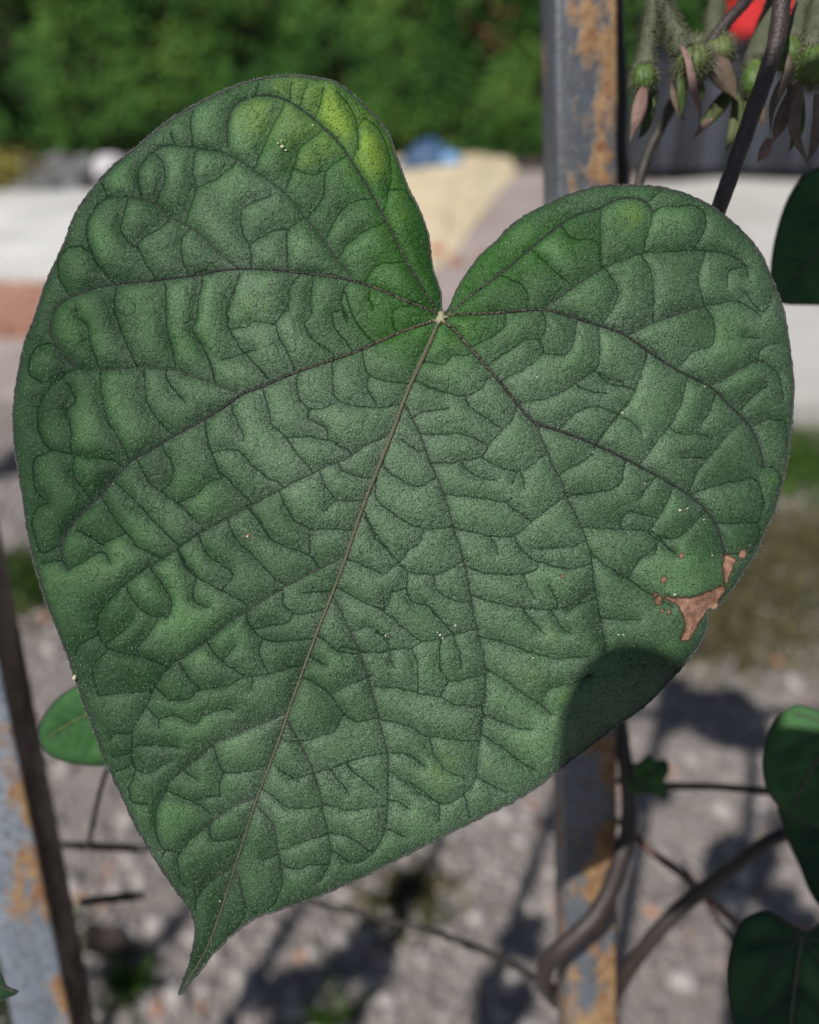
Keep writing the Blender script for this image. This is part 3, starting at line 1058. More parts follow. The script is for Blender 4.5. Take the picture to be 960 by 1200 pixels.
auto_leaf('partly shaded green leaf cut by the right picture edge, beside the large leaf',
          [(1010, 190), (975, 192), (945, 204), (926, 228), (913, 262), (905, 300), (904, 335), (914, 354), (945, 357), (990, 356), (1060, 350), (1120, 330), (1150, 280), (1110, 215), (1050, 205), (1025, 222)],
          (1028, 226), (915, 350), .205, M_LEAF_B)
auto_leaf('pale green leaf at the right picture edge, above the dark horizontal tendril',
          [(965, 835), (935, 826), (912, 840), (898, 870), (895, 905), (905, 935), (935, 960), (985, 975), (1040, 960), (1075, 920), (1070, 865), (1035, 830), (1000, 838), (985, 850)],
          (984, 853), (925, 955), .20, M_LEAF_B, tilt=(.25, .1))
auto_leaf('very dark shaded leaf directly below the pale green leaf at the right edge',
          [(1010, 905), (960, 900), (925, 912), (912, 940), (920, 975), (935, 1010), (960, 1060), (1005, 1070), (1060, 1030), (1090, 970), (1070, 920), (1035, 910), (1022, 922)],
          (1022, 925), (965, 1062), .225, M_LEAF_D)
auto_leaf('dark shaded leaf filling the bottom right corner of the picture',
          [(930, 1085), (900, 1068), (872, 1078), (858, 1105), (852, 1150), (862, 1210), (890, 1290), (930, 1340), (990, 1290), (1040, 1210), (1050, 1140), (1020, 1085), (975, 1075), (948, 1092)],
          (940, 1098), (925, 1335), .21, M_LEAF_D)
auto_leaf('small bright green leaf peeping out behind the left edge of the large leaf',
          [(128, 800), (100, 800), (76, 812), (56, 832), (46, 855), (50, 876), (66, 889), (92, 896), (125, 897), (165, 890), (190, 870), (185, 835), (160, 812), (142, 815)],
          (143, 820), (50, 868), .205, leaf_material('leaf_bright', deep=(0.018, 0.07, 0.018), mid=(0.03, 0.105, 0.028), fine=False), vmat=M_BUD)
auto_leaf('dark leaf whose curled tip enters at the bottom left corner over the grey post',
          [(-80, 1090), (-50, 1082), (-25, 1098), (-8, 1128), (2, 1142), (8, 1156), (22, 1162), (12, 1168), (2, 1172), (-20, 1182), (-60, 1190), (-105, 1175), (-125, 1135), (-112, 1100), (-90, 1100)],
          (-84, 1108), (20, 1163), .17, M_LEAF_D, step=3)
auto_leaf('tiny three-lobed green leaf on the dark tendril to the right of the shaded post',
          [(735, 925), (738, 912), (745, 905), (738, 897), (750, 893), (760, 884), (768, 893), (780, 890), (784, 905), (778, 914), (784, 928), (776, 936), (760, 928), (748, 931)],
          (742, 922), (778, 895), .27, leaf_material('leaf_young', deep=(0.03, 0.10, 0.02), mid=(0.05, 0.14, 0.03), fine=False), step=3, bend=3)

# unseen leaves added outside the picture to cast the shade seen in it
HEART = [(0, 0), (-.10, .16), (-.28, .24), (-.46, .18), (-.55, 0), (-.53, -.22), (-.42, -.48), (-.24, -.75), (-.06, -.98), (.02, -1.08), (.08, -.95), (.26, -.72), (.44, -.46), (.54, -.2), (.55, .02), (.45, .2), (.27, .25), (.1, .15)]
def shade_leaf(target, t, size, spin=0.0, label='', mat=M_LEAF_D, shape=None, aspect=1.0):
    """heart leaf of the given length (m) whose shadow falls on the target point, t metres towards the sun"""
    c0 = Vector(target) + SUN * t
    zc = SUN
    xr = Vector((0, 0, 1)).cross(zc).normalized(); yr = zc.cross(xr)
    V, F = [], []
    o = smooth_poly([(x * aspect, y) for x, y in (shape or HEART)], .08, closed=True)
    cs, sn = math.cos(spin), math.sin(spin)
    rings = 5
    for r in range(rings):
        f = (1 - r / rings)
        for x, y in o:
            x2 = x * f + .0; y2 = (y + .35) * f - .35
            z = -.25 * (x2 * x2) - .12 * (y2 + .3) ** 2 + .012 * math.sin(x2 * 22 + y2 * 17)
            V.append((x2, y2, z))
    V.append((0, -.35, .01))
    n_ = len(o)
    for r in range(rings - 1):
        for i in range(n_):
            j = (i + 1) % n_
            F += [(r * n_ + i, r * n_ + j, (r + 1) * n_ + j), (r * n_ + i, (r + 1) * n_ + j, (r + 1) * n_ + i)]
    for i in range(n_): F.append(((rings - 1) * n_ + i, (rings - 1) * n_ + (i + 1) % n_, rings * n_))
    V = np.array(V); V[:, 1] += .35
    k_ = len(V)
    V2 = V.copy(); V2[:, 2] -= .006
    F = np.array(F); F2 = F[:, ::-1] + k_
    side = []
    for i in range(n_):
        j = (i + 1) % n_
        side += [(i, i + k_, j + k_), (i, j + k_, j)]
    V = np.concatenate([V, V2]) * size; F = np.concatenate([F, F2, np.array(side)])
    R = Matrix((xr, yr, zc)).transposed() @ Matrix.Rotation(spin, 3, 'Z')
    root = empty('heart_leaf', c0, label, 'leaf', 'unseen leaves added to cast shade', rot=R)
    mesh_np('blade', V, F, mat, root)
    tube('petiole', [Vector((0, .36 * size, 0)), Vector((.01 * size, .45 * size, .1 * size)), Vector((.02 * size, .5 * size, .4 * size))], [.0012, .0013, .0015], M_STEM, root, 8)
    return root
OVATE = [(0, .12), (-.2, .13), (-.36, .07), (-.45, -.05), (-.48, -.22), (-.44, -.45), (-.32, -.72), (-.12, -.98), (.02, -1.08), (.14, -.95), (.34, -.7), (.46, -.45), (.5, -.2), (.46, -.03), (.36, .08), (.2, .13)]
shade_leaf(P(772, 902, .155), .30, .041, -.15, 'unseen dark leaf added to shade the lower right of the large leaf', shape=OVATE)
shade_leaf(P(912, 340, .205), .36, .037, .5, 'unseen small dark leaf added to shade the leaf at the upper right edge')
shade_leaf(P(886, 850, .20), .34, .011, .4, 'unseen smallest dark leaf added to shade a strip of the pale right leaf')
shade_leaf(P(978, 1152, .222), .30, .082, -.2, 'unseen broad dark leaf added to shade the bottom right corner')

# ------------------------------------------------------------------ rusty railing
def post_material(name, paint1, paint2, rust_bias):
    m, t, p = mat_new(name); b = NB(t)
    co = b.co()
    sep = b.n('ShaderNodeSeparateXYZ'); b.l(co, sep.inputs[0])
    mp = b.n('ShaderNodeMapping'); mp.inputs['Scale'].default_value = (1, 1, .55); b.l(co, mp.inputs[0])
    paint = b.mix(b.rng(b.noise(60, 4, .6, vec=mp.outputs[0]), .35, .65), paint1, paint2)
    paint = b.mix(b.rng(sep.outputs[2], 1.22, 1.38, 0, .5), paint, (0.035, 0.042, 0.055))
    paint = b.mix(b.math('MULTIPLY', b.rng(b.noise(420, 4, .7), .5, .62), .5), paint, (0.03, 0.032, 0.036))
    side = b.rng(sep.outputs[0], -.006, .008, -.055, .035)
    r = b.math('ADD', b.noise(75, 5, .68, vec=mp.outputs[0]), side)
    r = b.math('ADD', r, b.rng(sep.outputs[2], 1.02, 1.2, .14 if rust_bias >= 0 else 0, .0))
    mask = b.rng(r, .49 - rust_bias, .58 - rust_bias)
    rust = b.mix(b.rng(b.noise(260, 4, .7), .35, .68), (0.19, 0.10, 0.045), (0.36, 0.235, 0.125))
    rust = b.mix(b.rng(b.noise(120, 3, .6), .55, .7), rust, (0.16, 0.06, 0.025))
    cc = b.mix(mask, paint, rust)
    if rust_bias < 0: cc = b.mix(b.rng(sep.outputs[0], .0096, .0101), cc, b.mix(b.rng(b.noise(200, 4, .7), .4, .6), (0.035, 0.022, 0.017), (0.075, 0.045, 0.03)))  # right-hand face coloured dark brown to stand for its unlit side
    b.l(cc, p.inputs['Base Color'])
    b.l(b.rng(mask, 0, 1, .42, .85), p.inputs['Roughness'])
    h = b.math('ADD', b.math('MULTIPLY', mask, .6), b.math('MULTIPLY', b.noise(600, 4, .7), .5))
    b.l(b.bump(h, .0006, .8), p.inputs['Normal'])
    return m
M_POST = post_material('rusty_painted_steel', (0.080, 0.092, 0.110), (0.145, 0.165, 0.195), 0.0)

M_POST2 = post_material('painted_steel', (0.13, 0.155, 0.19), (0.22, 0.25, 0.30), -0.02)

def square_tube(name, p0, p1, wd, yaw, mat, parent, bev=.0018):
    p0 = Vector(p0); p1 = Vector(p1)
    d = (p1 - p0); L = d.length; z = d.normalized()
    ref = Vector((math.cos(yaw), math.sin(yaw), 0))
    x = (ref - z * ref.dot(z)).normalized(); y = z.cross(x)
    prof = []
    hw = wd / 2
    for cx, cy, a0 in ((1, 1, 0), (-1, 1, 90), (-1, -1, 180), (1, -1, 270)):
        for q in (0, 30, 60, 90):
            a = math.radians(a0 + q)
            prof.append((cx * (hw - bev) + bev * math.cos(a), cy * (hw - bev) + bev * math.sin(a)))
    V, F = [], []
    ns = 40
    for i in range(ns + 1):
        for (a, b_) in prof: V.append((a, b_, L * i / ns))
    n_ = len(prof)
    for i in range(ns):
        for s in range(n_):
            a = i * n_ + s; c_ = i * n_ + (s + 1) % n_
            F += [(a, c_, c_ + n_), (a, c_ + n_, a + n_)]
    for s in range(1, n_ - 1):
        F.append((ns * n_, ns * n_ + s, ns * n_ + s + 1)); F.append((0, s + 1, s))
    o = mesh_np(name, V, F, mat, None, True)
    o.parent = parent
    M = Matrix((x, y, z)).transposed().to_4x4(); M.translation = p0
    o.matrix_world = M
    return o

A0 = P(677, 0, .236); A1 = P(687, 1200, .308)
ax = (A0 - A1).normalized()
def on_axis(pt, z):
    return pt + ax * ((z - pt.z) / ax.z)
TOPZ, BOTZ = 1.56, 0.0
rail = empty('rusty_railing', (0, 0, 0), 'leaning railing of grey painted square steel posts with patches of orange rust', 'railing')
B1 = P(66, 1200, .308)
spacing = (A1 - B1)
yaw = math.radians(4)
for kx in (0, 1, 2, 3, 4, 5, -1, -2):
    q = A1 - spacing * kx
    if kx == 1:      # this one is bent a little to the left
        ax2 = (P(-118, 300, .254) - B1).normalized()
        e = [B1 + ax2 * ((z_ - B1.z) / ax2.z) for z_ in (BOTZ, TOPZ)]
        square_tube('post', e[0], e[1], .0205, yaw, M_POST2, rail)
        continue
    square_tube('post', on_axis(q, BOTZ), on_axis(q, TOPZ), .0180, yaw, M_POST, rail)
L0 = on_axis(A1 - spacing * 5.4, TOPZ + .011); L1_ = on_axis(A1 + spacing * 2.4, TOPZ + .011)
square_tube('rail', L0, L1_, .022, math.radians(90), M_POST, rail)
L0 = on_axis(A1 - spacing * 5.4, .10) + Vector((0, .024, 0)); L1_ = on_axis(A1 + spacing * 2.4, .10) + Vector((0, .024, 0))
square_tube('rail', L0, L1_, .022, math.radians(90), M_POST, rail)

# ------------------------------------------------------------------ twining stems
def stem(ctrl, mat, label, cat='stem', name='vine_stem', n=36, sides=12, wob=.05):
    pts, rad = curve3(ctrl, n)
    org = pts[0].copy()
    o = tube(name, [p_ - org for p_ in pts], rad, mat, None, sides, wob)
    o.location = org
    return props(o, label, cat)

stem([(925, -60, .172, 10.5), (917, -5, .171, 10.5), (911, 45, .170, 10.5), (897, 90, .169, 10), (881, 135, .169, 10), (862, 190, .170, 9.5), (843, 243, .172, 9.5), (815, 320, .185, 9), (770, 420, .205, 9), (720, 520, .225, 9)],
     M_STEM, 'thick purplish brown vine stem rising in front of the hanging buds, behind the large leaf')
stem([(905, -40, .19, 7), (875, 0, .188, 7), (857, 20, .187, 7), (842, 38, .187, 8), (834, 52, .187, 9)], M_STEM, 'short brown stalk slanting across the red panel at the top right')
stem([(800, 100, .21, 5), (785, 128, .21, 6.5), (770, 158, .212, 7), (757, 188, .213, 6.5), (747, 225, .214, 6), (735, 300, .22, 6), (725, 400, .24, 6)], M_STEM_D, 'dark thin stem running down from the buds just right of the rusty post')
stem([(722, -40, .25, 6), (726, 40, .25, 6), (730, 110, .25, 6), (727, 170, .252, 8), (731, 215, .255, 8), (728, 330, .262, 8), (738, 470, .27, 8), (722, 600, .275, 9), (726, 700, .278, 9), (722, 800, .28, 9), (728, 860, .28, 9), (735, 912, .28, 9),
      (737, 961, .28, 9), (729, 999, .278, 10), (716, 1040, .272, 10.5), (697, 1074, .268, 10.5), (671, 1100, .268, 10.5), (647, 1122, .272, 10.5), (637, 1145, .29, 10), (643, 1162, .315, 9), (665, 1180, .34, 9), (720, 1195, .35, 9)],
     M_STEM, 'brown vine stem climbing the right post and looping across its front near the bottom', n=90)
stem([(1010, 925, .27, 8), (960, 952, .27, 8), (922, 976, .27, 8), (900, 986, .27, 8), (862, 1014, .272, 8.5), (825, 1042, .275, 9), (787, 1074, .278, 9), (752, 1115, .285, 8.5), (728, 1152, .30, 8.5), (712, 1190, .33, 8), (690, 1230, .34, 8)],
     M_STEM, 'dark brown stem slanting down to the left behind the foot of the right post', n=50)
stem([(700, 940, .34, 4), (741, 978, .30, 4.5), (765, 999, .29, 4.5), (795, 1021, .29, 5), (825, 1047, .292, 4.5), (862, 1081, .295, 4.5), (910, 1125, .295, 3.5), (965, 1165, .29, 3.5)],
     M_STEM_R, 'thin reddish tendril crossing behind the dark brown slanting stem', 'tendril', 'tendril')
stem([(800, 1010, .31, 2), (840, 1077, .31, 2.5), (862, 1110, .305, 2.5), (890, 1165, .30, 2), (915, 1220, .30, 2)], M_STEM_R, 'faint hair-thin tendril running down into the dark bottom right leaf', 'tendril', 'tendril')
stem([(700, 905, .32, 3.5), (735, 918, .29, 3.5), (784, 921, .28, 4), (840, 922, .275, 4), (900, 927, .272, 4.5), (960, 930, .27, 4.5), (1020, 935, .27, 4)],
     M_STEM_D, 'dark horizontal tendril passing the tiny lobed leaf right of the post', 'tendril', 'tendril')
stem([(40, 989, .33, 4), (90, 991, .33, 4), (135, 993, .33, 4.5), (190, 994, .33, 4), (300, 985, .33, 4)], M_STEM_D, 'upper of the two dark horizontal tendrils left of the leaf tip', 'tendril', 'tendril')
stem([(95, 1057, .33, 4.5), (130, 1053, .33, 5), (168, 1049, .33, 4.5)], M_STEM_D, 'short dark twig, lower of the two horizontal ones left of the leaf tip', 'twig', 'twig', wob=.12)
stem([(330, 1045, .31, 3), (378, 1060, .31, 3.5), (430, 1072, .31, 3.5), (520, 1096, .31, 4), (600, 1130, .312, 4), (632, 1149, .315, 4), (680, 1168, .33, 4)],
     M_STEM_D, 'long thin dark tendril sloping down below the large leaf towards the right post', 'tendril', 'tendril')
stem([(135, 880, .24, 2.5), (122, 912, .25, 3), (112, 950, .27, 3), (104, 990, .30, 3)], M_STEM_D, 'thin stalk hanging below the small bright green leaf at the left', 'stalk', 'leaf_stalk')

# ------------------------------------------------------------------ hanging buds with hairy cups and pointed sepals
def sepal(root, pts, wid, mat, D, name='sepal', label=None):
    """pointed blade along px control points (x, y, depth offset in mm)"""
    c_, _ = None, None
    ctrl = [(x, y, D + dz * .001, 1) for x, y, dz in pts]
    pw, _ = curve3(ctrl, 18)
    n_ = len(pw)
    inv = root.matrix_basis.inverted()
    pw = [inv @ p_ for p_ in pw]
    V, F = [], []
    wm = wid * D / FPX
    for i, p_ in enumerate(pw):
        t = i / (n_ - 1)
        wv_ = wm * (math.sin(math.pi * min(1, (t * .82 + .14))) ** .8) * (1 - t ** 5)
        tg = (pw[min(n_ - 1, i + 1)] - pw[max(0, i - 1)]).normalized()
        sd = tg.cross(Vector((0, 0, 1))).normalized() if abs(tg.z) < .95 else Vector((1, 0, 0))
        nn = sd.cross(tg)
        for q, (a, z_) in enumerate(((-1, -.25), (-.5, .12), (0, .0), (.5, .12), (1, -.25))):
            V.append(p_ + sd * a * wv_ + nn * (z_ * wv_))
        for q, (a, z_) in enumerate(((1, -.32), (.5, 0.02), (0, -.12), (-.5, 0.02), (-1, -.32))):
            V.append(p_ + sd * a * wv_ + nn * (z_ * wv_ - .00012))
    for i in range(n_ - 1):
        for s in range(10):
            a = i * 10 + s; b_ = i * 10 + (s + 1) % 10
            F += [(a, b_, b_ + 10), (a, b_ + 10, a + 10)]
    o = mesh_np(name, V, F, mat, root)
    if label: o['label'] = label
    return o

def bud(label, bx, by, D, r, stalk, sepals, hair_n=260, green=M_BUD, ry=1.2):
    org = P(bx, by, D)
    root = empty('morning_glory_bud', org, label, 'flower bud', 'withered buds hanging at the top right', rot=CAMM.to_3x3())
    inv = root.matrix_basis.inverted()
    k_ = D / FPX
    bm = bmesh.new(); bmesh.ops.create_uvsphere(bm, u_segments=20, v_segments=14, radius=1)
    for v in bm.verts:
        a = math.atan2(v.co.y, v.co.x)
        f = 1 + .07 * math.cos(a * 5)
        x, y, z = v.co.x * f, v.co.y * f, v.co.z
        tp = 1 - .22 * z
        v.co = Vector((x * r * k_ * tp, z * r * ry * k_, y * r * k_ * tp))
    V = np.array([tuple(v.co) for v in bm.verts]); F = [tuple(q.index for q in f.verts) for f in bm.faces]
    nr = np.array([tuple(v.co.normalized()) for v in bm.verts])
    bm.free()
    F = [(f[0], f[1], f[2]) for f in F] + [(f[0], f[2], f[3]) for f in F if len(f) == 4]
    mesh_np('cup', V, F, green, root)
    pts, rad = curve3(stalk, 24)
    tube('stalk', [inv @ p_ for p_ in pts], rad, M_STALK, root, 12)
    for pts_, wd, mt in sepals:
        sepal(root, pts_, wd, mt, D)
    # bristles on cup and lower stalk
    ii = rng.integers(0, len(V), hair_n)
    base = V[ii] * .98; di = nr[ii] + rng.normal(0, .25, (hair_n, 3)) + np.array([0, -.35, 0])
    di /= np.linalg.norm(di, axis=1)[:, None]
    n2 = hair_n
    si = rng.integers(int(len(pts) * .35), len(pts), n2)
    loc_ = [inv @ p_ for p_ in pts]
    th = rng.uniform(0, 6.28, n2)
    dr = np.stack([np.cos(th), np.full(n2, -.5), np.sin(th)], 1)
    b2 = np.array([tuple(loc_[i]) for i in si]) + dr * np.array([rad[i] * .85 for i in si])[:, None] * [1, 0, 1]
    dr /= np.linalg.norm(dr, axis=1)[:, None]
    hairs('bristles', np.concatenate([base, b2]), np.concatenate([di, dr]), rng.uniform(.35, 1.0, hair_n + n2) * r * k_ * .8, .42 * k_, M_HAIR_G, root)
    return root

bud('leftmost hanging bud with bright green cup and long pink sepal, beside the rusty post', 755, 90, 0.183, 15,
    [(768, -40, 0.183, 8), (766, 0, 0.183, 8), (761, 40, 0.183, 9), (756, 80, 0.183, 12)],
    [([(756, 100, -1), (752, 118, -3), (746, 142, -3), (738, 166, -1)], 8.5, M_SEP_P),
     ([(760, 100, 2), (762, 125, 3), (756, 150, 3), (747, 164, 2)], 6.5, M_SEP_G),
     ([(764, 98, 1), (768, 112, 1), (766, 128, 1)], 4, M_SEP_G)], 620)
bud('second bud from the left, with a grey hairy cup and a narrow curled pinkish sepal', 812, 72, 0.183, 21,
    [(770, -40, 0.183, 9), (776, 0, 0.183, 10), (788, 30, 0.183, 12), (803, 62, 0.183, 16)],
    [([(800, 54, -5), (808, 74, -6), (814, 105, -5), (821, 130, -3), (818, 152, -2)], 4.8, M_SEP_P),
     ([(797, 82, -1), (799, 105, -1), (800, 122, 0), (798, 138, 1)], 5.5, M_SEP_G),
     ([(788, 92, 2), (790, 112, 2), (797, 132, 3), (804, 145, 3)], 4, M_SEP_B),
     ([(820, 92, 1), (822, 110, 2), (815, 125, 2)], 5, M_SEP_G)], 1000, green=mat_plain('bud_greygreen', (0.07, 0.11, 0.03), (0.13, 0.16, 0.06), 240, .6, .0003, 800), ry=1.0)
bud('third bud from the left, with one broad grey-pink sepal spread to the right', 842, 60, 0.188, 19,
    [(842, -40, 0.193, 8), (840, 0, 0.193, 9), (838, 25, 0.190, 11), (840, 50, 0.188, 14)],
    [([(832, 62, -4), (845, 78, -5), (856, 98, -4), (864, 118, -3)], 15, M_SEP_B),
     ([(862, 100, 1), (846, 120, 1), (832, 138, 1), (811, 163, 0)], 9, M_SEP_G),
     ([(835, 139, -1), (825, 148, -1), (811, 165, -1)], 4, M_SEP_P),
     ([(862, 108, 2), (866, 130, 2), (860, 155, 2), (849, 179, 2)], 9, M_SEP_G)], 420, green=mat_plain('bud_olive', (0.08, 0.13, 0.03), (0.13, 0.14, 0.06), 240, .6, .0003, 800), ry=1.0)
bud('fourth bud from the left, a green cup half hidden by the thick vine stem', 884, 92, 0.193, 15,
    [(912, -40, 0.198, 9), (908, 0, 0.198, 10), (898, 35, 0.196, 13), (888, 75, 0.193, 18)],
    [([(880, 110, 2), (874, 130, 2), (868, 145, 3)], 8, M_SEP_G), ([(890, 108, 0), (893, 130, 0), (896, 150, 1)], 7, M_SEP_B)], 360, ry=1.5)
bud('fifth bud from the left, just right of the thick stem, with curved brownish sepals', 923, 62, 0.178, 17,
    [(945, -40, 0.183, 8), (942, 0, 0.183, 9), (935, 25, 0.181, 11), (927, 50, 0.178, 14)],
    [([(924, 62, -4), (925, 85, -5), (914, 105, -4), (905, 128, -3), (903, 158, -2)], 6, M_SEP_B),
     ([(936, 95, -2), (924, 125, -3), (913, 150, -3), (906, 168, -2)], 9, M_SEP_B),
     ([(903, 162, -2), (896, 178, -2), (887, 191, -1)], 6.5, M_SEP_P),
     ([(930, 78, 1), (934, 110, 1), (936, 150, 2), (924, 180, 2)], 10, M_SEP_G)], 420)
bud('rightmost hanging bud with a bristly cup and long sepals, by the right edge', 953, 75, 0.176, 20,
    [(965, -40, 0.178, 9), (962, 0, 0.178, 11), (958, 30, 0.177, 13), (955, 60, 0.176, 17)],
    [([(940, 100, -3), (933, 130, -4), (934, 160, -3), (950, 198, -2)], 7.5, M_SEP_B),
     ([(958, 110, -1), (960, 140, -1), (955, 170, -1), (945, 192, -1)], 7, M_SEP_B),
     ([(965, 100, 0), (972, 130, 0), (968, 160, 1)], 8, M_SEP_G)], 700)
# ------------------------------------------------------------------ the ground
def sheet(name, pts, z, mat, kind='structure', label=None, th=.05):
    """flat slab whose top lies at z"""
    P2 = [(p_[0], p_[1]) for p_ in pts]
    n_ = len(P2)
    V = [(x, y, z) for x, y in P2] + [(x, y, z - th) for x, y in P2]
    bm = bmesh.new()
    vs = [bm.verts.new(v) for v in V]
    bm.faces.new(vs[:n_])
    for i in range(n_):
        bm.faces.new((vs[i], vs[i + n_], vs[(i + 1) % n_ + n_], vs[(i + 1) % n_]))
    bm.normal_update()
    if bm.faces[:][0].normal.z < 0: bmesh.ops.reverse_faces(bm, faces=bm.faces[:])
    me = bpy.data.meshes.new(name); bm.to_mesh(me); bm.free()
    me.materials.append(mat)
    o = bpy.data.objects.new(name, me); link(o)
    o['kind'] = kind
    if label: o['label'] = label
    return o

m, t, p = mat_new('compacted_soil'); b = NB(t)
c = b.mix(b.rng(b.noise(5, 5, .65), .35, .65), (0.20, 0.175, 0.165), (0.29, 0.26, 0.245))
c = b.mix(b.rng(b.noise(38, 4, .7), .52, .66), c, (0.38, 0.35, 0.34))
c = b.mix(b.rng(b.noise(22, 4, .7), .60, .70), c, (0.08, 0.06, 0.055))
b.l(c, p.inputs['Base Color']); p.inputs['Roughness'].default_value = .9
b.l(b.bump(b.noise(60, 5, .7), .012), p.inputs['Normal'])
M_SOIL = m
S_ = 900
sheet('ground', [(-S_, -S_), (S_, -S_), (S_, S_), (-S_, S_)], 0, M_SOIL, th=1.0)

def concrete(name, c1, c2, tile=None):
    m, t, p = mat_new(name); b = NB(t)
    c = b.mix(b.rng(b.noise(1.3, 5, .6), .35, .65), c1, c2)
    c = b.mix(b.math('MULTIPLY', b.rng(b.noise(30, 4, .7), .55, .7), .35), c, (0.12, 0.11, 0.10))
    if tile:
        br = b.n('ShaderNodeTexBrick'); br.offset = 0; b.l(b.co(), br.inputs['Vector'])
        br.inputs['Scale'].default_value = 1; br.inputs['Brick Width'].default_value = tile[0]; br.inputs['Row Height'].default_value = tile[1]
        br.inputs['Mortar Size'].default_value = tile[2]
        c = b.mix(b.math('MULTIPLY', br.outputs['Fac'], .6), c, (0.25, 0.24, 0.22))
    b.l(c, p.inputs['Base Color']); p.inputs['Roughness'].default_value = .85
    b.l(b.bump(b.noise(90, 4, .7), .004), p.inputs['Normal'])
    return m
def g2(*pp): return [G(x, y) for x, y in pp]
pav = g2((-900, 440), (40, 470), (1000, 395), (1900, 360)); pf = g2((1700, 196), (960, 206), (560, 205), (90, 212), (-700, 214))
sheet('road', pav + pf, .004, concrete('worn_road', (0.27, 0.225, 0.215), (0.42, 0.36, 0.345)))
sheet('pavement', g2((800, 505), (1000, 498), (1900, 470)) + g2((1750, 300), (1000, 228), (840, 222), (742, 232)), .10, concrete('pale_concrete', (0.44, 0.43, 0.41), (0.56, 0.55, 0.53)), th=.12)
sheet('tiled_pavement', g2((-700, 340), (215, 338), (205, 238), (-500, 238)), .10, concrete('white_tiles', (0.55, 0.55, 0.53), (0.80, 0.80, 0.79), (.12, .12, .008)), th=.12)
# red brick edging in front of the white tiles, the nearest bricks singly
m, t, p = mat_new('red_brick'); b = NB(t)
oi = b.n('ShaderNodeObjectInfo')
c = b.mix(oi.outputs['Random'], (0.34, 0.17, 0.12), (0.44, 0.25, 0.18))
c = b.mix(b.rng(b.noise(40, 3), .5, .7), c, (0.22, 0.12, 0.09))
b.l(c, p.inputs['Base Color']); p.inputs['Roughness'].default_value = .9
M_BRICK = m
e0 = G(-160, 398); e1 = G(200, 396); f0 = G(-160, 343)
bp = empty('brick_edging', (0, 0, 0), 'low edging of red bricks laid in front of the white tiled pavement at the left', 'edging')
bm = bmesh.new(); bmesh.ops.create_cube(bm, size=1)
bmesh.ops.scale(bm, vec=(.196, .092, .07), verts=bm.verts); bmesh.ops.bevel(bm, geom=bm.edges[:], offset=.005, segments=1, affect='EDGES')
me = bpy.data.meshes.new('brick'); bm.to_mesh(me); bm.free(); me.materials.append(M_BRICK)
yy = min(e0.y, e1.y)
nrow = int((f0.y - yy) / .1) + 1
for r_ in range(min(nrow, 10)):
    for i in range(-2, 12):
        o = bpy.data.objects.new('brick', me); link(o, bp)
        o.location = (e0.x + i * .205 + (r_ % 2) * .1, yy + r_ * .1 + .05, .022 + random.uniform(-.004, .004))
        o.rotation_euler = (random.uniform(-.02, .02), random.uniform(-.02, .02), random.uniform(-.02, .02))

# gravel -------------------------------------------------------------
m, t, p = mat_new('gravel_stone'); b = NB(t)
ac = b.attr('tone')
c = b.mix(b.rng(ac, 0, .5), (0.18, 0.16, 0.155), (0.29, 0.26, 0.25))
c = b.mix(b.rng(ac, .5, .97), c, (0.40, 0.37, 0.36))
c = b.mix(b.rng(ac, 1.0, 1.2), c, (0.45, 0.21, 0.12))
c = b.mix(b.rng(b.noise(150, 3), .5, .75), c, (0.20, 0.18, 0.17))
b.l(c, p.inputs['Base Color']); p.inputs['Roughness'].default_value = .85
M_GRAVEL = m
bm = bmesh.new(); bmesh.ops.create_icosphere(bm, subdivisions=1, radius=1)
IV = np.array([tuple(v.co) for v in bm.verts]); IF = np.array([[v.index for v in f.verts] for f in bm.faces]); bm.free()
def stones(name, n_, area, rmin, rmax, seed, mat, keep=None, pw=2.2):
    r = np.random.default_rng(seed)
    (xa, xb), (ya, yb) = area
    y = ya + (yb - ya) * r.uniform(0, 1, n_) ** 1.35; x = r.uniform(xa, xb, n_) * (.45 + .55 * (y - ya) / (yb - ya) + .0)
    if keep is not None:
        k_ = keep(x, y, r); x, y = x[k_], y[k_]
    n_ = len(x)
    rad = rmin + (rmax - rmin) * r.uniform(0, 1, n_) ** pw
    th = r.uniform(0, 6.28, n_)
    sc = np.stack([rad * r.uniform(.8, 1.25, n_), rad * r.uniform(.7, 1.1, n_), rad * r.uniform(.45, .8, n_)], 1)
    V = IV[None] * (1 + r.normal(0, .12, (n_, len(IV), 1))) * sc[:, None]
    c_, s_ = np.cos(th)[:, None], np.sin(th)[:, None]
    X = V[..., 0] * c_ - V[..., 1] * s_; Y = V[..., 0] * s_ + V[..., 1] * c_
    V = np.stack([X + x[:, None], Y + y[:, None], V[..., 2] + (rad * .25)[:, None]], 2)
    F = IF[None] + (np.arange(n_) * len(IV))[:, None, None]
    tone = np.clip(r.uniform(0, 1, n_) ** 1.1, 0, .98) * (.55 + .45 * (lowfreq(x * 100, y * 100, 60, 8) > -.15))
    tone = np.where(r.uniform(0, 1, n_) < .012, 1.2, tone)
    o = mesh_np(name, V.reshape(-1, 3), F.reshape(-1, 3), mat, None, False, dict(tone=np.repeat(tone, len(IV))))
    o['kind'] = 'stuff'
    return o
sp = Vector((G(510, 1040).x, G(510, 1040).y)); 
def keepf(x, y, r):
    a = lowfreq(x * 100, y * 100, 45, 77)
    return (a > -.28) | (r.uniform(0, 1, len(x)) < .35)
stones('gravel', 30000, ((-3.2, 3.2), (.45, 3.1)), .006, .017, 5, M_GRAVEL, keepf)
gr = bpy.data.objects['ground']
mm = []
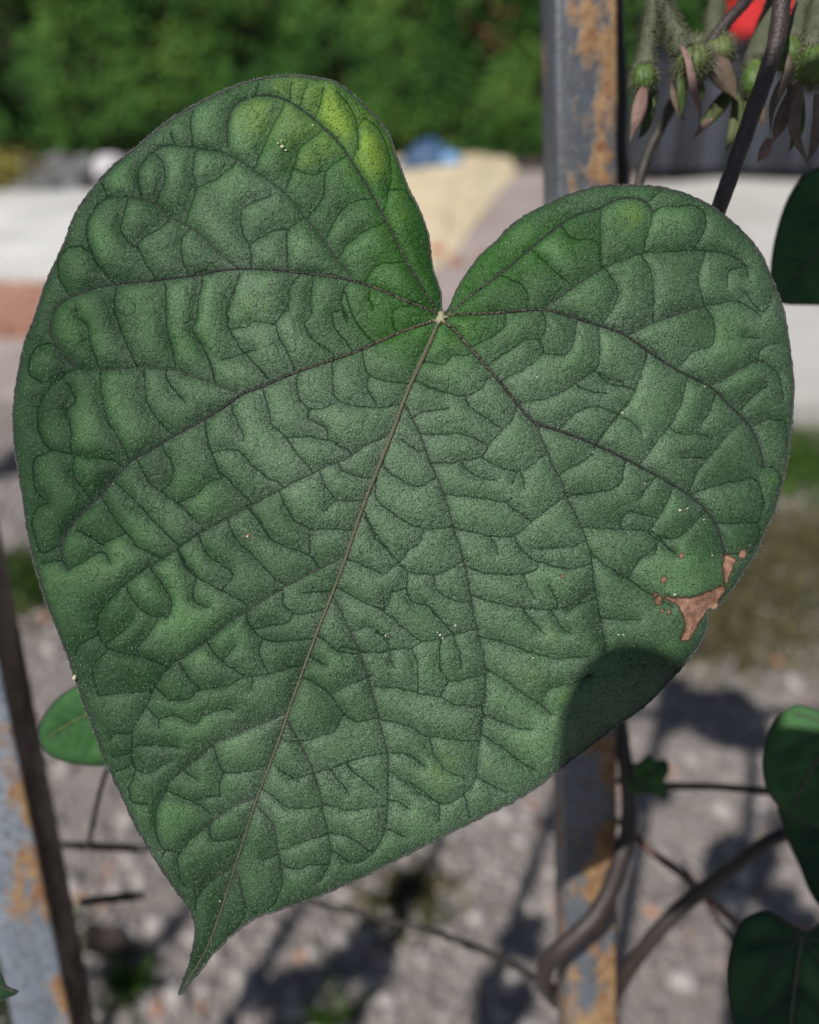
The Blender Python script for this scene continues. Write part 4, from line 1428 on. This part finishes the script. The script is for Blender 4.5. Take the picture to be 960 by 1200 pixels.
for i in range(6):
    V, F = pebble(.017, 100 + i, (1.15, .9, .62), 2)
    me = bpy.data.meshes.new('stone'); me.from_pydata(V, [], F); me.polygons.foreach_set('use_smooth', [True] * len(F))
    me.materials.append(mat_plain('pale_stone', (0.34, 0.31, 0.30), (0.42, 0.39, 0.375), 60, .85, .002, 200) if i == 0 else mm[0].materials[0]); mm.append(me)
big = [(185, 1085, 1.25), (205, 1168, 1.2), (152, 1092, 1.0), (430, 1155, 1.1), (455, 1172, .9), (285, 1150, 1.2), (300, 1172, .8), (540, 1145, 1.1), (560, 1075, 1.0), (590, 1010, 1.3), (610, 985, .9),
       (545, 1010, 1.0), (860, 1060, 1.3), (835, 1100, 1.1), (870, 1025, 1.2), (900, 1060, .9), (800, 1150, 1.2), (770, 1190, 1.1), (845, 950, 1.2), (875, 890, 1.2), (810, 890, 1.0), (150, 960, 1.2), (165, 1030, 1.0),
       (85, 1040, 1.0), (400, 1100, .9), (250, 1120, .9), (350, 1190, 1.1), (510, 1190, 1.2), (480, 1060, .8), (780, 960, 1.1), (930, 800, 1.2), (880, 790, .9), (620, 1060, .8), (75, 900, 1.0), (60, 760, 1.1), (850, 770, 1.0)]
for i, (x, y, s_) in enumerate(big):
    if x > 500 and i % 2: continue
    g_ = G(x, y, .01)
    o = bpy.data.objects.new('stone', mm[i % 6]); link(o, gr)
    o.location = (g_.x, g_.y, .010 * s_); o.rotation_euler = (random.uniform(-.3, .3), random.uniform(-.3, .3), random.uniform(0, 6)); o.scale = (s_,) * 3

for i, (x, y, s_) in enumerate([(800, 828, .13), (865, 850, .15), (725, 815, .12), (760, 925, .08), (612, 1100, .07), (585, 1185, .09), (430, 1120, .09), (350, 1165, .10), (480, 1040, .06), (655, 960, .07), (885, 1120, .08), (20, 545, .2), (150, 1130, .07)]):  # unseen leaves, added only to throw shadows onto the ground
    g_ = G(x, y); t_ = max(2.1, (g_.y - .2) / .527)
    c_ = g_ + SUN * t_
    keep_clear = [P(687, y_, .305) for y_ in (1030, 1080, 1130, 1180)] + [P(x_, y_, .155) for x_ in range(50, 930, 110) for y_ in range(120, 1150, 110)] + [P(60, y_, .30) for y_ in (900, 1000, 1100, 1190)]
    if any(((q_ - c_) - SUN * (q_ - c_).dot(SUN)).length < s_ * .8 for q_ in keep_clear): print('skip', i); continue
    shade_leaf(g_, t_, s_, i * 1.3, 'unseen dark leaf added high above the railing to shade the ground')
# grass and moss ------------------------------------------------------
def blades(name, centres, n_, hgt, mat, seed):
    r = np.random.default_rng(seed)
    V, F = [], []
    for (cx, cy, sx, sy, m_) in centres:
        k_ = int(n_ * m_)
        x = r.normal(cx, sx, k_); y = r.normal(cy, sy, k_)
        a = r.uniform(0, 6.28, k_); h = hgt * r.uniform(.4, 1.2, k_); w_ = .003 + .003 * r.uniform(0, 1, k_)
        lean = r.normal(0, .45, (k_, 2)) * h[:, None]
        base = len(V)
        for i in range(k_):
            dx, dy = math.cos(a[i]) * w_[i], math.sin(a[i]) * w_[i]
            q = len(V)
            V += [(x[i] - dx, y[i] - dy, 0), (x[i] + dx, y[i] + dy, 0), (x[i] + lean[i, 0] * .5, y[i] + lean[i, 1] * .5 + w_[i], h[i] * .55), (x[i] + lean[i, 0], y[i] + lean[i, 1], h[i])]
            F += [(q, q + 1, q + 2), (q + 1, q + 3, q + 2), (q, q + 2, q + 3)]
    o = mesh_np(name, V, F, mat, None, False)
    return props(o, kind='stuff')
M_GRASS = mat_plain('grass_green', (0.05, 0.12, 0.015), (0.09, 0.18, 0.03), 3, .6)
M_MOSS = mat_plain('dry_moss', (0.10, 0.10, 0.035), (0.17, 0.15, 0.07), 6, .8)
def gc(x, y, sx, sy, m_):
    g_ = G(x, y); return (g_.x, g_.y, sx, sy, m_)
blades('grass', [gc(955, 548, .20, .14, 1), gc(30, 685, .10, .08, .25), gc(150, 1165, .02, .02, .03), gc(385, 1195, .02, .02, .02), gc(10, 1150, .06, .04, .12)], 2600, .06, M_GRASS, 3)
blades('moss', [gc(900, 690, .28, .16, 1), gc(840, 740, .12, .10, .4), gc(940, 640, .15, .12, .5), gc(20, 690, .10, .1, .3), gc(480, 1055, .05, .04, .1)], 5200, .03, M_MOSS, 4)

# dead leaf on the gravel ---------------------------------------------
M_DEAD = mat_plain('dead_leaf', (0.018, 0.014, 0.012), (0.05, 0.035, 0.028), 40, .8, .003, 90)
g_ = G(128, 1122, .015)
V, F = [], []
o_ = smooth_poly([(x * .9, y) for x, y in HEART], .1, closed=True); n_ = len(o_)
for r_ in range(5):
    f_ = 1 - r_ / 5
    for x, y in o_:
        x2, y2 = x * f_, (y + .35) * f_ - .35
        V.append((x2, y2 + .35, .9 * abs(x2) ** 1.3 + .25 * (y2 + .3) ** 2 + .05 * math.sin(9 * y2)))
V.append((0, 0, 0))
for r_ in range(4):
    for i in range(n_):
        j = (i + 1) % n_
        F += [(r_ * n_ + i, r_ * n_ + j, (r_ + 1) * n_ + j), (r_ * n_ + i, (r_ + 1) * n_ + j, (r_ + 1) * n_ + i)]
for i in range(n_): F.append((4 * n_ + i, 4 * n_ + (i + 1) % n_, 5 * n_))
V = np.array(V); k_ = len(V); V2 = V.copy(); V2[:, 2] -= .02
F = np.array(F); F = np.concatenate([F, F[:, ::-1] + k_]); V = np.concatenate([V, V2]) * .075
dl = mesh_np('dead_leaf', V, F, M_DEAD)
dl.location = (g_.x, g_.y, .03); dl.rotation_euler = (.35, .2, 1.9)
props(dl, 'curled dark brown dead leaf lying on the gravel right of the left post', 'dead leaf')

# ------------------------------------------------------------------ far things
hb = G(480, 188)
HY = hb.y
# hedge
M_HL, t, p = mat_new('hedge_leaf'); b = NB(t)
tn = b.attr('tone')
c = b.mix(b.rng(tn, 0, .5), (0.020, 0.066, 0.014), (0.048, 0.132, 0.024))
c = b.mix(b.rng(tn, .5, 1), c, (0.12, 0.205, 0.038))
c = b.mix(b.rng(tn, 1.0, 1.2), c, (0.17, 0.09, 0.045))
b.l(c, p.inputs['Base Color']); p.inputs['Roughness'].default_value = .8; p.inputs['Specular IOR Level'].default_value = .15
hedge = empty('hedge', (0, HY, 0), 'tall clipped green hedge closing off the yard in the background', 'hedge')
r = np.random.default_rng(12)
N = 105000
hx = r.uniform(-14.5, 14.5, N); hz = r.uniform(.05, 3.0, N)
prof_ = .30 * lowfreq(hx * 100, hz * 100, 130, 61) + .22 * lowfreq(hx * 100, hz * 60, 55, 62)
depth = r.exponential(.10, N)
hy = -prof_ * 1.0 + depth + .15 * np.clip(hz - 2.6, 0, 1)
dark = .6 * lowfreq(hx * 100, hz * 16, 60, 66) + .4 * lowfreq(hx * 100, hz * 100, 40, 67)
kp = (dark > -.14) | (r.uniform(0, 1, N) < .25)
kp &= ~((hz < .25) & (r.uniform(0, 1, N) < .6))
hx, hy, hz = hx[kp], hy[kp], hz[kp]; N = len(hx)
tone = np.clip(.45 + .5 * lowfreq(hx * 100, hz * 100, 160, 63) + r.normal(0, .25, N), 0, 1)
brown = (lowfreq(hx * 100, hz * 30, 190, 64) > .46) & (r.uniform(0, 1, N) < .3)
tone = np.where(brown, 1.2, tone)
sz = r.uniform(.02, .045, N)
u = r.normal(0, 1, (N, 3)); u /= np.linalg.norm(u, axis=1)[:, None]
nn = np.stack([r.normal(0, .5, N), -np.ones(N), r.normal(.5, .5, N)], 1)
v = np.cross(nn, u); v /= np.linalg.norm(v, axis=1)[:, None]; u = np.cross(v, nn); u /= np.linalg.norm(u, axis=1)[:, None]
C = np.stack([hx, hy, hz], 1)
V = np.stack([C - u * sz[:, None] * 1.3, C + v * sz[:, None] * .7 + nn * .006, C + u * sz[:, None] * 1.3, C - v * sz[:, None] * .7 + nn * .006], 1).reshape(-1, 3)
F = np.arange(N)[:, None] * 4 + np.array([[0, 1, 2, 3]])
fo = mesh_np('foliage', V, F, M_HL, hedge, False, dict(tone=np.repeat(tone, 4))); fo['kind'] = 'stuff'
bm = bmesh.new(); bmesh.ops.create_grid(bm, x_segments=90, y_segments=20, size=1)
V, F = [], []
for v_ in bm.verts:
    x, z = v_.co.x * 14.6, (v_.co.y * .5 + .5) * 2.9 + .02
    V.append((x, .38 - .25 * noise.noise(Vector((x * .8, z * .8, 3))), z))
F = [tuple(q.index for q in f.verts) for f in bm.faces]; bm.free()
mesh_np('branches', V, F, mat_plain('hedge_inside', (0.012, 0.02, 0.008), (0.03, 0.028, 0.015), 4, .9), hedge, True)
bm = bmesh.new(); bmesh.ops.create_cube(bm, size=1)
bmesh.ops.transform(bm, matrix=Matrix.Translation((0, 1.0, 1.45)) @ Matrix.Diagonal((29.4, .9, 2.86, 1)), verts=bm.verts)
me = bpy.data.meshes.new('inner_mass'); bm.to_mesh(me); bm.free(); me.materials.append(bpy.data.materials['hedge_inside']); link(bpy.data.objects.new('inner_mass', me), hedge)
# dark earth strip at the foot of the hedge
sheet('soil_bed', [(-15, HY - .75), (15, HY - .75), (15, HY + 1.4), (-15, HY + 1.4)], .012, mat_plain('dark_soil', (0.035, 0.028, 0.024), (0.08, 0.062, 0.052), 5, .95, .02, 20))
# grey rubble at the left in front of it
M_RUB = mat_plain('rubble_stone', (0.07, 0.07, 0.075), (0.24, 0.24, 0.25), 3, .9, .01, 30)
rub = empty('rubble_heap', G(80, 222), 'low heap of grey broken stones in front of the hedge at the left', 'rubble')
for i in range(150):
    x, y = random.uniform(-260, 205), random.triangular(193, 244, 212)
    g_ = G(x, y)
    V, F = pebble(random.uniform(.07, .2), 300 + i, (1.2, .9, .65))
    o = mesh_np('stone', V, F, M_RUB, rub, False)
    o.location = g_ - rub.location + Vector((0, 0, .06)); o.rotation_euler = (0, 0, random.uniform(0, 6))
def lumpy(name, px, py, size, mat, label, cat, seed=1, lift=.5, sub=3, amp=.35):
    g_ = G(px, py)
    bm = bmesh.new(); bmesh.ops.create_icosphere(bm, subdivisions=sub, radius=1)
    for v_ in bm.verts:
        f_ = 1 + amp * noise.noise(v_.co * 1.4 + Vector((seed * 7.3, 0, 0))) + .12 * noise.noise(v_.co * 5)
        v_.co = Vector((v_.co.x * size[0] * f_, v_.co.y * size[1] * f_, max(-.35, v_.co.z) * size[2] * f_))
    me = bpy.data.meshes.new(name); bm.to_mesh(me); bm.free(); me.materials.append(mat)
    me.polygons.foreach_set('use_smooth', [True] * len(me.polygons))
    o = bpy.data.objects.new(name, me); link(o); o.location = g_ + Vector((0, 0, size[2] * .33))
    return props(o, label, cat)
lumpy('white_boulder', 130, 208, (.20, .18, .17), mat_plain('white_stone', (0.5, 0.48, 0.52), (0.66, 0.64, 0.68), 6, .8, .01, 20), 'small whitish boulder at the foot of the hedge just left of the large leaf', 'boulder', 2)
# yellow-green weed at far left
weed = empty('flowering_weed', G(8, 222), 'yellowish flowering weed at the far left below the hedge', 'plant')
V, F = [], []
for i in range(420):
    q = Vector((random.gauss(0, .16), random.gauss(0, .12), abs(random.gauss(.17, .10))))
    u_ = Vector((random.gauss(0, 1), random.gauss(0, 1), random.gauss(0, 1))).normalized() * .035; v_ = u_.cross(Vector((random.gauss(0, 1), random.gauss(0, 1), 1))).normalized() * .02
    k_ = len(V); V += [q - u_, q + v_, q + u_, q - v_]; F.append((k_, k_ + 1, k_ + 2, k_ + 3))
fo = mesh_np('foliage', V, F, mat_plain('weed_leaf', (0.22, 0.22, 0.04), (0.38, 0.33, 0.08), 9, .7), weed, False); fo['kind'] = 'stuff'
for i in range(5):
    a = i * 1.3
    tube('stalk', [Vector((.03 * math.cos(a), .03 * math.sin(a), 0)), Vector((.08 * math.cos(a), .08 * math.sin(a), .15)), Vector((.14 * math.cos(a), .12 * math.sin(a), .28))], [.006, .005, .003], M_SEP_G, weed, 6)
# sand heap with a blue bag
M_SAND = mat_plain('yellow_sand', (0.56, 0.46, 0.30), (0.70, 0.61, 0.45), 4, .95, .01, 60)
sc_ = G(535, 215); rim = [G(x, y) for x, y in smooth_poly([(455, 185), (500, 172), (550, 170), (590, 180), (606, 200), (582, 232), (555, 265), (530, 300), (490, 345), (455, 330), (440, 240)], 12, closed=True)]
V, F = [Vector((0, 0, .13))], []
n_ = len(rim)
for r_ in range(1, 9):
    f_ = r_ / 8
    for i, q in enumerate(rim):
        x, y = (q.x - sc_.x) * f_, (q.y - sc_.y) * f_
        x *= 1 + .10 * noise.noise(Vector((x, y, 2))) ; y *= 1 + .10 * noise.noise(Vector((x, y, 7)))
        V.append(Vector((x, y, max(-.02, .12 * (1 - f_) ** 1.3 * (1 + .6 * noise.noise(Vector((x * 2, y * 2, 0)))) + .04 * noise.noise(Vector((x * 5, y * 5, 1))) * (f_ < .95) + .012))))
for i in range(n_): F.append((0, 1 + (i + 1) % n_, 1 + i))
for r_ in range(7):
    for i in range(n_):
        a, c_ = 1 + r_ * n_ + i, 1 + r_ * n_ + (i + 1) % n_
        F += [(a, c_, c_ + n_), (a, c_ + n_, a + n_)]
F = [f[::-1] for f in F] if (Vector(V[F[0][1]]) - V[F[0][0]]).cross(Vector(V[F[0][2]]) - V[F[0][0]]).z < 0 else F
sh = mesh_np('sand_heap', [tuple(v) for v in V], F, M_SAND); sh.location = sc_
props(sh, 'spread heap of pale yellow sand seen between the two lobes of the large leaf', 'sand heap')
M_BLUE = mat_plain('blue_plastic', (0.025, 0.06, 0.14), (0.06, 0.13, 0.26), 6, .45, .01, 15)
bag = lumpy('plastic_sack', 503, 203, (.27, .22, .20), M_BLUE, 'crumpled dark blue plastic sack on the sand heap', 'sack', 9, amp=.5)
bag.location.z += .04
V, F = pebble(.12, 51, (1.0, .7, .9), 2)
o = mesh_np('knot', V, F, mat_plain('light_blue_plastic', (0.16, 0.33, 0.62), (0.26, 0.46, 0.72), 12, .4), bag); o.location = (.22, -.10, .02); o['label'] = 'light blue tied end'
for i, (x, y, s_, l_) in enumerate([(512, 298, .05, 'small bright red brick fragment on the road by the left lobe of the large leaf'), (534, 312, .06, 'dull red brick fragment lying right of the bright red one'), (566, 305, .05, 'brownish brick fragment nearest the right lobe of the large leaf')]):
    bm = bmesh.new(); bmesh.ops.create_cube(bm, size=1); bmesh.ops.scale(bm, vec=(s_ * 1.8, s_ * 1.2, s_), verts=bm.verts)
    bmesh.ops.subdivide_edges(bm, edges=bm.edges[:], cuts=2)
    for v_ in bm.verts: v_.co *= 1 + .25 * noise.noise(v_.co * 30 + Vector((i, 0, 0)))
    me = bpy.data.meshes.new('brick_fragment'); bm.to_mesh(me); bm.free()
    me.materials.append(mat_plain('brick_red', (0.5, 0.08, 0.05), (0.6, 0.13, 0.08), 9, .9) if i == 0 else M_BRICK)
    o = bpy.data.objects.new('brick_fragment', me); link(o); o.location = G(x, y) + Vector((0, 0, s_ * .5)); o.rotation_euler = (0, 0, .5 + i)
    props(o, l_, 'brick fragment')

# grey steel skip with a red lid at the right -----------------------------------
M_SKIP = mat_plain('grey_sheet_steel', (0.045, 0.052, 0.068), (0.07, 0.078, 0.10), 3, .5, .003, 20)
M_SKIPD = mat_plain('dark_steel', (0.012, 0.015, 0.022), (0.025, 0.028, 0.035), 3, .5)
M_RED = mat_plain('red_plastic', (0.62, 0.03, 0.035), (0.72, 0.05, 0.05), 3, .4)
c0 = G(745, 213); c1 = G(985, 216)
skip = empty('waste_container', ((c0.x + c1.x) / 2, (c0.y + c1.y) / 2 + .35, 0), 'dark grey ribbed waste container with bright red lid, far behind the buds', 'container')
W_ = abs(c1.x - c0.x); 
def boxpart(name, cx, cy, cz, sx, sy, sz_, mat, parent, bev=.01):
    bm = bmesh.new(); bmesh.ops.create_cube(bm, size=1); bmesh.ops.scale(bm, vec=(sx, sy, sz_), verts=bm.verts)
    bmesh.ops.bevel(bm, geom=bm.edges[:], offset=bev, segments=2, affect='EDGES')
    me = bpy.data.meshes.new(name); bm.to_mesh(me); bm.free(); me.materials.append(mat)
    o = bpy.data.objects.new(name, me); link(o, parent); o.location = (cx, cy, cz); return o
boxpart('body', 0, 0, .62, W_, .7, 1.04, M_SKIP, skip, .03)
for i in range(9):
    boxpart('rib', -W_ / 2 + W_ * (i + .5 + .25 * math.sin(i * 2.7)) / 9, -.372, .62, (.075, .12, .05)[i % 3], .04, 1.0, M_SKIPD, skip)
boxpart('rim', 0, 0, 1.2, W_ + .06, .78, .10, M_SKIPD, skip, .02)
boxpart('lid', 0.05, .06, 1.42, W_ * .30, .55, .34, M_RED, skip, .05)
for sx in (-1, 1):
    for sy in (-1, 1):
        V, F = tube_vf([Vector((sx * W_ * .42 - .03, sy * .25, .06)), Vector((sx * W_ * .42 + .03, sy * .25, .06))], .058, 14)
        mesh_np('wheel', V, quads(F), M_SKIPD, skip)
bpy.context.view_layer.update()
